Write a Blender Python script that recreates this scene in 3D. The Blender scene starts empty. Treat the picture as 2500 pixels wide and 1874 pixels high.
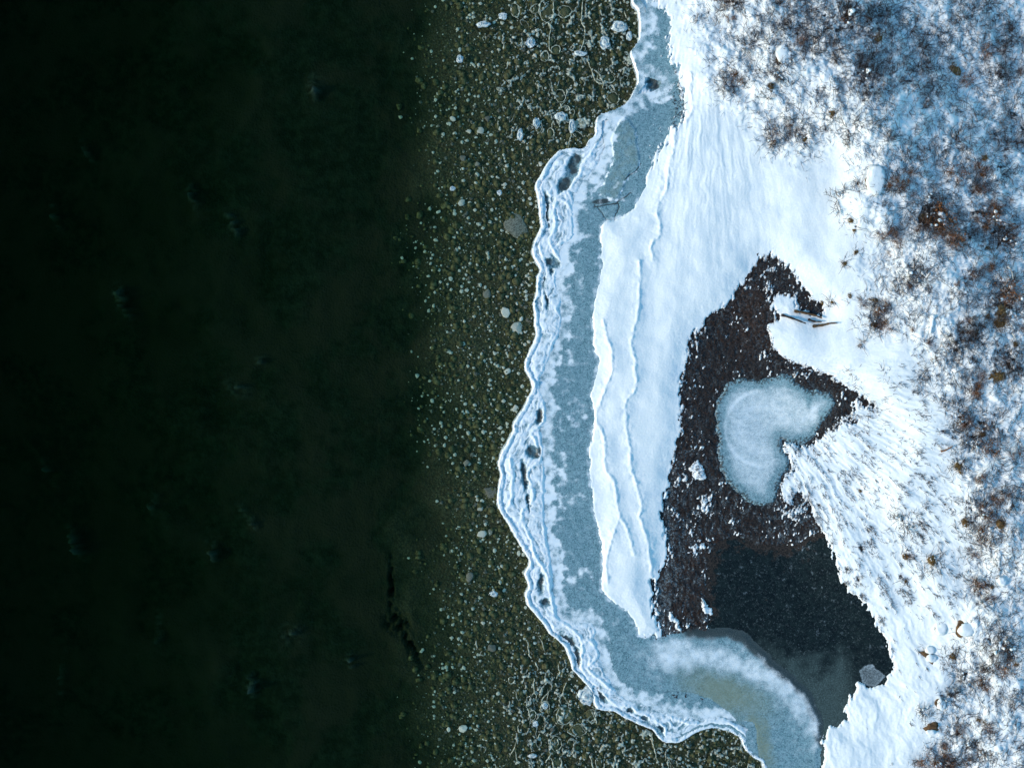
import bpy, math, random
import numpy as np
from mathutils import Vector

S = bpy.context.scene
COL = S.collection
# ------------------------------------------------------------------ camera
CAM_H = 34.0
cam = bpy.data.cameras.new('camera'); cam_o = bpy.data.objects.new('camera', cam); COL.objects.link(cam_o)
cam_o.location = (0, 0, CAM_H); cam_o.rotation_euler = (0, 0, 0)
cam.sensor_width = 36; cam.lens = 36 * CAM_H / 50.0; cam.clip_end = 2000; cam.clip_start = 0.1
S.camera = cam_o
# ------------------------------------------------------------------ light
SUN_EL, SUN_AZ = math.radians(22), math.radians(192)      # azimuth = direction the light comes FROM, from +x anticlockwise
w = bpy.data.worlds.new('World'); S.world = w; w.use_nodes = True
nt = w.node_tree; nt.nodes.clear()
sky = nt.nodes.new('ShaderNodeTexSky'); sky.sky_type = 'NISHITA'; sky.sun_disc = False
sky.sun_elevation = SUN_EL; sky.sun_rotation = math.pi / 2 - SUN_AZ
sky.air_density = 1.6; sky.dust_density = 0.3; sky.ozone_density = 3.6
bg = nt.nodes.new('ShaderNodeBackground'); bg.inputs[1].default_value = 0.15
ow = nt.nodes.new('ShaderNodeOutputWorld')
tint = nt.nodes.new('ShaderNodeMix'); tint.data_type = 'RGBA'; tint.blend_type = 'MULTIPLY'; tint.inputs[0].default_value = 1; tint.inputs[7].default_value = (.63, .98, 1.07, 1)
nt.links.new(sky.outputs[0], tint.inputs[6]); nt.links.new(tint.outputs[2], bg.inputs[0]); nt.links.new(bg.outputs[0], ow.inputs[0])
sun = bpy.data.lights.new('sun', 'SUN'); sun.energy = 2.7; sun.angle = math.radians(9); sun.color = (1.0, 0.83, 0.66)
sun_o = bpy.data.objects.new('sun', sun); COL.objects.link(sun_o)
sd = Vector((math.cos(SUN_AZ) * math.cos(SUN_EL), math.sin(SUN_AZ) * math.cos(SUN_EL), math.sin(SUN_EL)))
sun_o.rotation_euler = sd.to_track_quat('Z', 'Y').to_euler(); sun_o.location = (-30, -5, 25)
S.view_settings.view_transform = 'Standard'; S.view_settings.look = 'None'
S.view_settings.exposure = 0.50; S.view_settings.gamma = 1.0; S.view_settings.use_curve_mapping = False

rng = np.random.default_rng(7); random.seed(7)
# ------------------------------------------------------------------ noise
PERM = rng.permutation(256); PERM = np.concatenate([PERM, PERM, PERM])
GA = rng.random(256) * 2 * np.pi; GX, GY = np.cos(GA), np.sin(GA)
JX, JY = rng.random(256), rng.random(256)
def pn(x, y, seed=0):
    x = x + seed * 17.37; y = y - seed * 31.91
    xi = np.floor(x).astype(np.int64); yi = np.floor(y).astype(np.int64)
    xf = x - xi; yf = y - yi; xi &= 255; yi &= 255
    u = xf * xf * xf * (xf * (xf * 6 - 15) + 10); v = yf * yf * yf * (yf * (yf * 6 - 15) + 10)
    def g(a, b, dx, dy):
        h = PERM[PERM[(xi + a)] + ((yi + b) & 255)]
        return GX[h] * dx + GY[h] * dy
    a = g(0, 0, xf, yf); b = g(1, 0, xf - 1, yf); c = g(0, 1, xf, yf - 1); d = g(1, 1, xf - 1, yf - 1)
    return (a + u * (b - a) + v * ((c + u * (d - c)) - (a + u * (b - a)))) * 1.5
def fbm(x, y, o=4, seed=0, gain=0.5):
    r = 0; a = 1; t = 0
    for i in range(o):
        r = r + a * pn(x * 2.03 ** i, y * 2.03 ** i, seed + i * 3 + 1); t += a; a *= gain
    return r / t * 1.3
def worley(x, y, seed=0):
    x = x + seed * 11.7; y = y + seed * 5.3
    xi = np.floor(x).astype(np.int64); yi = np.floor(y).astype(np.int64); best = np.full(x.shape, 9.0)
    for a in (-1, 0, 1):
        for b in (-1, 0, 1):
            h = PERM[PERM[(xi + a) & 255] + ((yi + b) & 255)]
            dx = xi + a + JX[h] - x; dy = yi + b + JY[h] - y
            best = np.minimum(best, dx * dx + dy * dy)
    return np.sqrt(best)
def ss(a, b, x):
    t = np.clip((x - a) / (b - a), 0, 1); return t * t * (3 - 2 * t)

# ------------------------------------------------------------------ photo coordinates (1 m = 50 px on the water level)
CTRL = np.array([(900,0,0),(900,900,0),(900,1800,0),(1300,0,.03),(1300,400,.03),(1300,800,.03),(1250,1200,.03),(1300,1600,.03),(1500,1850,.03),(1450,500,.04),(1400,900,.04),(1400,1300,.04),(1450,1600,.05),
 (1600,0,.2),(1620,250,.1),(1560,500,.12),(1530,800,.12),(1530,1200,.12),(1580,1500,.1),(1640,1650,.08),(1750,1700,.08),(1900,1850,.08),(1700,900,.2),(1650,1300,.16),(1760,1450,.16),
 (1800,800,.25),(1850,1050,.22),(1900,700,.35),(1900,1400,.15),(2050,1600,.15),(2000,1700,.15),(1800,500,.5),(1750,300,.6),(1750,600,.4),(2000,450,.9),(2000,600,.8),(2120,500,1.9),(2080,640,1.1),(1960,770,.45),
 (2000,850,.6),(2100,850,1.1),(2200,900,1.6),(2000,1200,.45),(1960,1120,.35),(2100,1050,.9),(2100,1300,.85),(2250,1200,1.6),(2300,1050,1.8),(2400,1200,2.1),(2500,1300,2.2),(2180,1450,.8),(2300,1400,1.5),(2450,1500,1.7),(2200,1600,.4),
 (2300,1700,.9),(2500,1750,1.3),(2100,1820,.3),(2250,1874,.6),(2300,350,1.3),(2150,300,2.1),(2500,100,.15),(2400,200,.5),(2300,100,.7),(2200,0,.8),(1900,120,1.4),(1770,120,.7),(1900,0,1.3),(2050,100,1.7),(2050,0,1.4),
 (2500,350,.5),(2500,550,1.0),(2400,500,1.3),(2300,650,1.9),(2500,850,1.9),(2350,850,2.0),(2650,-150,.1),(2700,500,.9),(2750,1000,1.7),(2750,1700,1.6),(2250,-200,.2),(1800,-250,.4),(2200,2100,.6),(1700,2150,.05),(2600,2200,1.4)], float)
def zb(p, q):
    num = 0; den = 0
    for a, b, c in CTRL:
        k = (p - a) ** 2 + (q - b) ** 2 + 90.0 ** 2; k = 1e12 / (k * k)
        num = num + k * c; den = den + k
    return num / den
def world(p, q, z0=None):
    z0 = zb(p, q) if z0 is None else z0
    f = (1 - z0 / CAM_H) / 50.0
    return (p - 1250) * f, (937 - q) * f
def smooth_line(pts, sub=4):
    P = np.array(pts, float); n = len(P); out = []
    for i in range(n - 1):
        p0, p1, p2, p3 = P[max(i - 1, 0)], P[i], P[i + 1], P[min(i + 2, n - 1)]
        for k in range(sub):
            t = k / sub
            out.append(0.5 * ((2 * p1) + (-p0 + p2) * t + (2 * p0 - 5 * p1 + 4 * p2 - p3) * t * t + (-p0 + 3 * p1 - 3 * p2 + p3) * t ** 3))
    out.append(P[-1]); return np.array(out)
def dist_line(p, q, L, reach=60.0):
    d = np.full(p.shape, reach)
    for (ax, ay), (bx, by) in zip(L[:-1], L[1:]):
        m = (p > min(ax, bx) - reach) & (p < max(ax, bx) + reach) & (q > min(ay, by) - reach) & (q < max(ay, by) + reach)
        if not m.any(): continue
        x = p[m] - ax; y = q[m] - ay; vx, vy = bx - ax, by - ay; L2 = vx * vx + vy * vy + 1e-9
        t = np.clip((x * vx + y * vy) / L2, 0, 1)
        d[m] = np.minimum(d[m], np.hypot(x - t * vx, y - t * vy))
    return d
def inside(p, q, L):
    r = np.zeros(p.shape, bool)
    for (ax, ay), (bx, by) in zip(L, np.roll(L, -1, 0)):
        if ay == by: continue
        c = ((ay > q) != (by > q)); m = c
        r ^= m & (p < (bx - ax) * (q - ay) / (by - ay) + ax)
    return r
def sdf(p, q, L, reach=60.0):
    C = np.vstack([L, L[:1]])
    d = dist_line(p, q, C, reach); return np.where(inside(p, q, L), d, -d)

# ------------------------------------------------------------------ traced outlines
EDGE = [(1530,-1200),(1560,-600),(1520,-200),(1538,-60),(1543,3),(1555,20),(1560,61),(1557,95),(1538,125),(1547,149),(1555,193),(1543,224),(1526,251),(1493,268),(1459,281),(1452,305),(1450,329),(1438,339),(1424,358),(1387,359),
 (1360,370),(1340,390),(1323,417),(1309,444),(1306,468),(1314,502),(1316,535),(1320,552),(1306,579),(1298,603),(1301,630),(1318,657),(1308,674),(1308,712),(1301,735),(1303,765),(1303,789),(1306,823),(1289,857),(1279,894),(1289,921),
 (1298,945),(1286,972),(1273,999),(1252,1032),(1248,1053),(1225,1100),(1214,1131),(1220,1158),(1216,1188),(1211,1222),(1225,1259),(1245,1290),(1265,1327),(1289,1371),(1279,1400),(1289,1432),(1280,1448),(1286,1477),(1306,1500),
 (1326,1528),(1340,1548),(1370,1572),(1387,1602),(1398,1636),(1425,1667),(1445,1690),(1448,1717),(1465,1734),(1499,1738),(1526,1755),(1557,1768),(1591,1784),(1618,1810),(1658,1812),(1692,1795),(1727,1782),(1759,1781),(1790,1792),
 (1809,1808),(1816,1826),(1835,1849),(1857,1861),(1863,1880),(1880,1960),(1900,2060),(1960,2300),(1980,3200)]
EDGE_S = smooth_line(EDGE, 3)
LAND = np.vstack([EDGE_S, [(6000, 3200), (6000, -1200)]])
INNER = [(1640,-1200),(1640,-600),(1600,-200),(1597,10),(1590,60),(1588,100),(1567,125),(1564,158),(1592,177),(1627,186),(1628,222),(1600,240),(1560,250),(1532,278),(1508,292),(1492,320),(1490,370),(1470,415),(1440,450),(1412,490),
 (1408,540),(1408,585),(1385,612),(1385,658),(1368,682),(1377,730),(1380,780),(1374,820),(1352,870),(1332,920),(1330,955),(1345,990),(1345,1040),(1338,1060),(1340,1120),(1342,1180),(1340,1260),(1352,1340),(1362,1400),
 (1368,1460),(1378,1505),(1420,1500),(1458,1510),(1468,1560),(1485,1620),(1515,1675),(1550,1700),(1591,1706),(1629,1728),(1677,1734),(1727,1737),(1759,1730),(1797,1743),(1828,1757),(1843,1779),(1832,1804),(1827,1823),
 (1854,1842),(1884,1848),(1893,1880),(1920,1960),(1950,2060),(2000,2300),(2020,3200)]
SHELF = np.vstack([EDGE_S, smooth_line(INNER, 3)[::-1]])
BANK_L = [(1660,-1200),(1660,-600),(1640,-200),(1597,-40),(1594,8),(1621,32),(1633,61),(1630,102),(1632,146),(1648,163),(1655,203),(1665,237),(1665,278),(1655,302),(1628,322),(1615,356),(1587,397),(1574,441),(1557,481),(1540,508),(1508,531),
 (1472,543),(1462,575),(1465,640),(1461,680),(1452,708),(1445,738),(1442,775),(1448,803),(1445,840),(1455,864),(1455,901),(1445,935),(1440,969),(1450,1012),(1442,1063),(1435,1110),(1435,1151),(1442,1198),(1445,1242),(1455,1283),
 (1462,1314),(1469,1375),(1465,1415),(1474,1453),(1499,1473),(1526,1494),(1547,1521),(1556,1553)]
HOLE_L = [(1621,1552),(1604,1517),(1594,1466),(1601,1450),(1588,1416),(1604,1415),(1620,1401),(1631,1340),(1624,1282),(1621,1228),(1637,1170),(1654,1096),(1666,1045),(1664,975),(1664,948),(1670,910),(1681,876),(1685,826),
 (1715,803),(1725,780),(1759,758),(1790,731),(1802,705),(1834,680),(1846,648),(1878,625)]
HOLE_R = [(1915,650),(1939,676),(1959,707),(1976,732),(2004,745),(2003,768),(1980,762),(1952,748),(1949,724),(1915,718),(1892,715),(1880,742),(1889,768),(1898,776),(1871,792),(1878,826),(1895,863),(1926,883),(1959,897),(2007,914),(2041,931),(2075,954),(2102,968),(2130,993),
 (2109,988),(2082,974),(2078,1000),(2085,1028),(2054,1020),(2040,1040),(2000,1062),(1963,1090),(1939,1082),(1909,1073),(1922,1113),(1932,1147),(1909,1170),(1905,1214),(1932,1236),(1949,1204),(1966,1221),(1983,1262),(2007,1306),
 (2027,1343),(2041,1384),(2054,1421),(2072,1447),(2101,1466),(2126,1507),(2145,1539),(2167,1577),(2170,1602),(2177,1630),(2164,1656),(2139,1671),(2107,1668),(2091,1662),(2088,1678),(2072,1700),(2058,1722),(2068,1749),(2044,1766),
 (2018,1776),(2009,1795),(2007,1833),(2009,1880),(2040,2000),(2050,2100),(2100,2300),(2120,3200)]
SNOW = np.vstack([smooth_line(BANK_L, 3), smooth_line(HOLE_L, 3), smooth_line(HOLE_R, 3), [(6000, 3200), (6000, -1200)]])
DISC = smooth_line([(1888,917),(1864,927),(1820,922),(1786,929),(1762,955),(1748,992),(1749,1040),(1751,1090),(1763,1153),(1790,1194),(1837,1228),(1880,1236),(1896,1208),(1908,1167),(1930,1140),(1925,1113),(1909,1074),(1953,1088),
 (1990,1062),(2014,1025),(2034,1000),(2038,975),(2025,957),(2000,951),(1973,951),(1953,934),(1922,915),(1888,917)], 3)[:-1]
LOBE = smooth_line([(1545,1540),(1575,1552),(1613,1553),(1661,1545),(1692,1533),(1724,1537),(1752,1534),(1778,1534),(1819,1548),(1841,1570),(1873,1595),(1892,1618),(1930,1649),(1958,1675),(1983,1700),(1990,1725),(2006,1760),(2004,1820),
 (2000,1880),(2040,2100),(2090,3200),(1900,3200),(1850,1900),(1800,1770),(1700,1700),(1560,1690),(1500,1650),(1480,1580),(1500,1530),(1545,1540)], 3)[:-1]
POOL = smooth_line([(1724,1545),(1722,1469),(1722,1400),(1735,1345),(1790,1300),(1850,1325),(1900,1330),(1950,1322),(2000,1290),(2100,1300),(2300,1500),(2300,1700),(2200,2100),(2150,3200),(1900,3200),(1900,1900),(1724,1545)], 3)[:-1]
CRESTS = [[(1581,-60),(1581,20),(1587,68),(1581,98),(1560,119),(1553,153),(1570,176),(1594,178),(1621,190),(1618,220)],
 [(1459,285),(1455,319),(1458,346),(1442,376),(1425,400),(1408,437),(1384,464),(1360,485),(1377,491),(1394,511),(1394,545),(1394,579),(1364,596)],
 [(1384,464),(1400,500),(1398,530)],[(1360,485),(1352,520),(1356,550),(1343,586),(1357,620),(1370,640),(1370,660),(1353,674),(1357,701),(1367,728),(1357,755),(1367,775),(1364,809),(1347,840),(1337,877),(1316,918),(1316,952),(1326,979)],
 [(1306,934),(1320,971),(1328,1005),(1320,1036),(1298,1056),(1306,1075),(1316,1110)],[(1316,1059),(1320,1090),(1320,1124),(1326,1137),(1325,1205),(1326,1266),(1331,1317),(1340,1358),(1342,1409),(1345,1456),(1355,1504)],
 [(1320,1124),(1288,1151),(1299,1192),(1299,1222),(1276,1242),(1276,1266),(1292,1307),(1309,1358),(1333,1398),(1343,1440)],[(1242,1117),(1250,1158),(1248,1225),(1237,1242),(1245,1266),(1265,1297),(1282,1331),(1300,1360)],
 [(1355,1504),(1377,1521),(1401,1538),(1421,1572),(1418,1606),(1425,1640),(1452,1670),(1479,1697),(1506,1721)],[(1370,1514),(1408,1504),(1435,1507),(1455,1518),(1448,1548)],[(1421,1572),(1440,1560),(1459,1595),(1435,1629),(1459,1653),(1489,1680)],
 [(1465,1572),(1479,1606)],[(1526,1721),(1560,1735),(1594,1755),(1621,1772),(1625,1796),(1650,1802)],[(1340,1358),(1365,1400),(1360,1450)],[(1560,1712),(1600,1722),(1640,1750),(1700,1765),(1760,1758),(1800,1775),(1822,1795)],
 [(1395,975),(1391,990),(1408,1010),(1400,1025)],[(1345,985),(1343,1010),(1350,1030)],[(1340,540),(1326,560),(1316,600),(1330,640)],[(1338,400),(1325,440),(1322,480),(1330,520),(1335,560)]]
BANK_RIDGES = [[(1684,180),(1684,230),(1690,262),(1678,290),(1645,325),(1642,366),(1632,400),(1625,461),(1608,495),(1602,529),(1608,560),(1607,579),(1590,596),(1591,636)],
 [(1560,640),(1561,687),(1556,738),(1554,775),(1543,809),(1540,843),(1549,881),(1549,935),(1545,958),(1527,981),(1526,1036),(1536,1090),(1540,1144),(1556,1192),(1563,1239),(1561,1262),(1574,1300),(1584,1348),(1587,1388),(1598,1440),(1606,1490)],
 [(1462,988),(1453,1019),(1469,1056),(1476,1100),(1478,1144),(1499,1178),(1506,1239),(1509,1259),(1489,1320),(1480,1368),(1482,1420)],[(1472,782),(1478,820),(1492,860),(1492,900),(1480,940),(1462,985)],[(1509,1259),(1530,1290),(1545,1350)]]
CLEAR = [(1402,402,14,34,.35),(1378,452,12,22,.8),(1348,640,17,13,0),(1322,690,5,20,0),(1314,742,5,18,0),(1316,1015,8,20,.3),(1304,1103,17,15,0),(1281,1160,6,34,-.15),(1319,1420,7,24,0),(1385,1560,8,26,-.9),(1409,1605,7,32,-.1),
 (1466,1694,9,22,-.6),(1537,1736,9,9,0),(1571,1750,14,6,.5),(1612,1780,11,9,0),(1596,205,18,17,0),(1332,500,6,30,0),(1335,540,6,24,0),(1335,1470,12,12,0),(1290,1225,4,20,0),(1345,665,5,8,0),(1336,735,4,18,-.2)]
def ell(p, q, c, soft=.5):
    x, y, a, b, r = c; dx = p - x; dy = q - y; u = dx * math.cos(r) + dy * math.sin(r); v = -dx * math.sin(r) + dy * math.cos(r)
    return 1 - ss(1 - soft, 1 + soft, np.hypot(u / a, v / b))

# scrub density blobs: (p,q,radius,strength)
BLOBS = [(1775,12,30,.9),(1795,195,28,.8),(1893,175,40,.8),(2096,190,45,.9),(2048,60,60,.9),(2150,60,70,.8),(1885,338,32,.7),(1940,320,35,.8),(1962,346,18,.8),(2027,281,30,.6),(2003,244,30,.5),(2092,447,18,.9),(2210,386,38,.7),(2165,468,34,.6),
 (2297,545,62,1),(2267,518,40,.8),(2414,536,50,.9),(2448,600,45,1),(2454,723,50,1.1),(2440,760,40,.9),(2197,681,34,.7),(2243,681,38,.8),(2366,675,30,.8),(2327,723,18,.8),(2357,802,34,.8),(2378,814,20,.9),(2306,856,38,.7),(2351,862,30,.7),
 (2448,856,50,.8),(2460,900,40,.7),(2128,790,34,.9),(2140,750,26,.8),(2101,838,14,.8),(2324,1052,14,1.2),(2345,1028,26,1.1),(2396,1040,32,.9),(2366,1080,30,.9),(2333,1137,24,1.1),(2360,1236,16,1.1),(2351,1270,24,1),(2396,1250,36,.8),(2393,1310,34,.9),
 (2270,1366,28,.9),(2206,1357,22,.7),(2203,1270,40,.55),(2261,1224,18,.8),(2206,1415,14,.7),(2340,1345,26,.7),(2380,1420,30,.7),(2432,1570,45,.8),(2321,1600,24,1.1),(2354,1645,30,.7),(2306,1700,34,.6),(2400,1640,40,.7),(2384,1820,42,.8),(2336,1775,26,.9),
 (2297,1856,46,1),(2251,1736,26,.4),(2259,529,30,.8),(2438,427,40,.8),(2373,447,34,.8),(2438,195,45,.7),(2480,110,50,.7),(2300,230,60,.5),(2400,320,60,.55),(2480,330,50,.7),(2260,120,60,.6),(2380,60,70,.6),(1960,60,60,.6),(1830,90,40,.5),(1900,60,50,.5),
 (2130,230,60,.5),(2210,180,60,.55),(2090,330,60,.4),(2300,380,60,.45),(2060,540,15,1),(2080,563,12,.9),(2059,645,14,1),(2086,618,12,.8),(2071,723,13,1.1),(2031,738,12,1.1),(2007,738,10,1),(2252,949,24,.6),(2300,976,20,.7),(2252,913,26,.6),(2155,913,14,.7),
 (2110,892,12,.7),(2074,904,10,.7),(2243,841,16,.7),(2400,1180,40,.3),(2450,1450,50,.4),(2480,1700,50,.5),(2470,1200,60,.35),(2450,1050,60,.35),(2480,1320,60,.35),(2350,950,60,.4),(2200,780,40,.3),(2180,560,40,.5),(2360,590,30,.6),(2480,1850,50,.5)]
ZONE = smooth_line([(1650,-1200),(1650,-20),(1680,60),(1700,160),(1720,240),(1790,290),(1850,360),(1900,400),(1980,400),(2040,340),(2065,370),(2075,450),(2090,560),(2120,600),(2080,640),(2110,700),(2090,760),(2110,830),(2210,840),(2240,930),(2300,990),(2330,1080),
 (2330,1180),(2380,1300),(2340,1380),(2330,1480),(2320,1580),(2290,1700),(2270,1780),(2240,1880),(2230,2100),(2250,3200)], 3)
ZONE = np.vstack([ZONE, [(6000, 3200), (6000, -1200)]])

# ------------------------------------------------------------------ grid
def axis(a, b, step, lo, hi):
    core = np.arange(a, b + step, step); o = [core]
    g = step; x = a; L = []
    while x > lo:
        g *= 1.18; x -= g; L.append(x)
    o.insert(0, np.array(L[::-1])); g = step; x = core[-1]; L = []
    while x < hi:
        g *= 1.18; x += g; L.append(x)
    o.append(np.array(L)); return np.concatenate(o)
PX = axis(1200, 2505, 2.1, 1100, 5600); QY = axis(-6, 1880, 2.1, -1100, 3100)
P, Q = np.meshgrid(PX, QY)
ZB = zb(P, Q); WX, WY = world(P, Q, ZB)
# warped coordinates give every traced outline an irregular natural edge
wx = fbm(P / 28, Q / 28, 4, 1) * 5 + fbm(P / 7, Q / 7, 2, 5) * 1.6; wy = fbm(P / 28, Q / 28, 4, 9) * 5 + fbm(P / 7, Q / 7, 2, 15) * 1.6
Pw, Qw = P + wx * .55, Q + wy * .55
d_land = sdf(Pw, Qw, LAND, 80); d_shelf = sdf(P + wx, Q + wy, SHELF, 60)
# streak directions: two fans of wind-packed snow
def fan(ox, oy, k, m, o=4, seed=0):
    a = np.arctan2(Q - oy, P - ox); r = np.hypot(P - ox, Q - oy)
    return fbm(a * k + fbm(P / 60, Q / 60, 3, seed + 40) * .6, r / m, o, seed)
f1 = fan(1720, -150, 34, 150, 4, 2); f1b = fan(1720, -150, 90, 70, 3, 12)
f2 = fan(1830, 900, 30, 70, 4, 3); f2b = fan(1830, 900, 75, 28, 4, 13)
up = ss(1250, 1000, Q) * ss(2200, 1900, P) if True else 0
right = ss(1870, 1960, P + (Q - 900) * .12) * ss(820, 900, Q)
d_snow_raw = sdf(P + wx * .8, Q + wy * .8, SNOW, 90)
hole = ss(-90, 0, d_snow_raw)
rag = fbm(P / 9 + Q / 40, Q / 26 - P / 60, 4, 21)
in_hole = (P > 1590) & (Q < 1560)
amp = np.where((P < 1590) & (Q > 300), 3.0, 15.0) * np.where((P > 1900) & (Q > 1180), .45, 1.0) * np.where((P > 1850) & (Q > 780) & (Q < 960), .35, 1)
m_snow = d_snow_raw + rag * amp + np.where(right > .5, f2b * 8, f1b * 5) * np.where(P < 1590, .4, 1)
d_zone = sdf(P + wx * 4, Q + wy * 4, ZONE, 90)
zone = ss(-30, 60, d_zone)
dens = zone * .34 + 0 * P
for a, b, r, s in BLOBS:
    m = (abs(P - a) < 3 * r) & (abs(Q - b) < 3 * r)
    dens[m] += s * np.exp(-(((P[m] - a) ** 2 + (Q[m] - b) ** 2) / (r * r)))
w1 = worley(P / 17 + wx * .05, Q / 17 + wy * .05, 1); w2 = worley(P / 8.5 + wx * .08, Q / 8.5, 2)
pillow = (1 - w1 ** 2) * .6 + (1 - w2 ** 2) * .4
tn = fbm(P / 16, Q / 16, 4, 31)
thin = .84 - dens * .46 + (pillow - .55) * .50 + tn * .60                 # >0: snow lies, <0: heather and litter show
thin = np.where(dens > .12, thin, thin + .3)
# slope streaks: small dark tears in the snow
tear = f2b * .45 + f2 * .5 + tn * .3
thin2 = .62 - np.clip(tear, -1, 1) * .95 - ss(.0, 1, right) * .06 + ss(60, 5, d_snow_raw) * -.06 + ss(2230, 2120, P) * ss(960, 860, Q) * .4
thin2 = thin2 + ss(2250, 2100, P) * ss(1560, 1680, Q) * .35 + ss(1450, 1560, Q) * ss(2050, 2120, P) * .1
slope_w = right * (1 - zone)
cover = np.minimum(m_snow / 14.0, np.where(zone > .25, thin * 1.3, 9)); cover = np.where(slope_w > .3, np.minimum(cover, thin2 * 1.8 + .1), cover)
# snow flecks caught on the bare ground of the hollow
fleck = fbm(P / 6.5 + Q / 22, Q / 15, 4, 51, .6) + fbm(P / 45, Q / 60, 3, 55) * .75
fl_t = .62 - .42 * np.exp(-((P - 1712) / 34) ** 2 - ((Q - 1250) / 100) ** 2) - .14 * ss(50, 0, -d_snow_raw) - .60 * np.exp(-((P - 1945) / 42) ** 2 - ((Q - 1270) / 45) ** 2) + .2 * (P > 1790) * (Q > 1330)
patch = np.maximum(ell(P + wx * 2, Q + wy * 2.2, (1703, 1150, 15, 25, -.45), .4), np.maximum(ell(P + wx * 2, Q + wy * 2, (1648, 1518, 6, 26, -.6), .5), ell(P + wx * 2.5, Q + wy * 2.5, (1726, 1486, 9, 26, -.35), .5)))
d_disc = sdf(P + wx * 1.5, Q + wy * 1.5, DISC, 60); d_lobe = sdf(P + wx * .8, Q + wy * .8, LOBE, 60); d_pool = sdf(P + wx * 1.6, Q + wy * 1.6, POOL, 60)
fl = np.maximum((fleck - fl_t) * 2.2, patch * 1.6 - .8)
fl = np.where((P > 1585) & (Q < 1556) & (d_disc < -2) & (d_lobe < 0) & (d_shelf < -40), fl, -1)
fl = np.where(d_pool > 14, fl - 1, fl)
print('fields done')

# heights --------------------------------------------------------
gravel = fbm(P / 5, Q / 5, 3, 61) * .035 + fbm(P / 22, Q / 22, 3, 65) * .05
z_ground = ZB + .0 + gravel * np.where(d_pool > 4, .2, 1) - .05 * ss(0, 10, d_pool) - .16 * ss(-2, 8, d_disc)
z_ground = z_ground - ss(0, 20, d_lobe) * .2
relief1 = f1 * .026 + f1b * .009; relief2 = f2 * .05 + f2b * .014
near = ss(0, 60, d_snow_raw)
rid = 0 * P
for L in BANK_RIDGES:
    L = smooth_line(L, 4); d = dist_line(P + wx * .8, Q + wy * .8, L, 50); sgn = np.zeros(P.shape)
    rid = np.maximum(rid, (np.exp(-(d / 3.4) ** 2) * .032 + np.exp(-(d / 16) ** 2) * .035) * (1.15 + .6 * fbm(P / 18, Q / 18, 2, 69)))
fanw = np.exp(-(np.hypot(P - 1700, (Q - 330) * .6) / 150) ** 2)
snowh = .05 + .13 * near + relief1 * (1 - right) * (.25 + 1.0 * fanw) * (1 - zone * .7) + relief2 * slope_w * .9 + rid
snowh = snowh + zone * ((pillow - .5) * .10 + fbm(P / 45, Q / 45, 3, 71) * .17) + fbm(P / 120, Q / 120, 3, 75) * .08 + fbm(P / 3.5, Q / 3.5, 2, 77) * .004
z_snow = ZB + np.clip(snowh, .03, 2); hug = np.clip(np.maximum(zone * 1.5, slope_w), 0, 1) * ss(0, 25, m_snow); z_ground = z_ground + hug * (z_snow - z_ground - .06 + gravel * .3)
z_snow = np.where(cover < .5, z_ground - .02 + (z_snow - z_ground + .02) * ss(-.02, .5, cover), z_snow)
fz = z_ground + .03 + .05 * ss(.0, .8, fl)
z_snow = np.where((cover <= 0) & (fl > -.25), z_ground - .03 + (fz - z_ground + .03) * ss(-.2, .12, fl), z_snow)
show_snow = (cover > -.03) | (fl > -.2)

# ------------------------------------------------------------------ mesh builders
def tag(o, label=None, cat=None, group=None, kind=None):
    if label: o['label'] = label
    if cat: o['category'] = cat
    if group: o['group'] = group
    if kind: o['kind'] = kind
    return o
def mesh_from(name, V, F, mat, attrs=None, smooth=True):
    """V (n,3), F (m,k) int"""
    me = bpy.data.meshes.new(name); V = np.ascontiguousarray(V, np.float32); F = np.ascontiguousarray(F, np.int32)
    k = F.shape[1]; me.vertices.add(len(V)); me.vertices.foreach_set('co', V.ravel())
    me.loops.add(F.size); me.loops.foreach_set('vertex_index', F.ravel())
    me.polygons.add(len(F)); me.polygons.foreach_set('loop_start', np.arange(0, F.size, k, dtype=np.int32))
    try: me.polygons.foreach_set('loop_total', np.full(len(F), k, np.int32))
    except Exception: pass
    me.polygons.foreach_set('use_smooth', np.full(len(F), smooth))
    me.update(calc_edges=True)
    for nm, A in (attrs or {}).items():
        at = me.attributes.new(nm, 'FLOAT_COLOR', 'POINT'); C = np.ones((len(V), 4), np.float32); C[:, :A.shape[1]] = A
        at.data.foreach_set('color', C.ravel())
    me.materials.append(mat); return me
def link(name, me, parent=None):
    o = bpy.data.objects.new(name, me); COL.objects.link(o)
    if parent: o.parent = parent
    return o
def sheet(name, Z, keep, mat, m3):
    """quads of the grid whose corners are mostly in keep"""
    k = keep[:-1, :-1] | keep[1:, :-1] | keep[:-1, 1:] | keep[1:, 1:]
    j, i = np.nonzero(k); n = P.shape[1]; a = j * n + i
    F = np.stack([a + n, a + n + 1, a + 1, a], 1)
    used, inv = np.unique(F, return_inverse=True); F = inv.reshape(F.shape)
    V = np.stack([WX.ravel()[used], WY.ravel()[used], Z.ravel()[used]], 1)
    A = np.stack([c.ravel()[used] for c in m3], 1)
    return link(name, mesh_from(name, V, F, mat, {'mask': A}))
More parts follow.
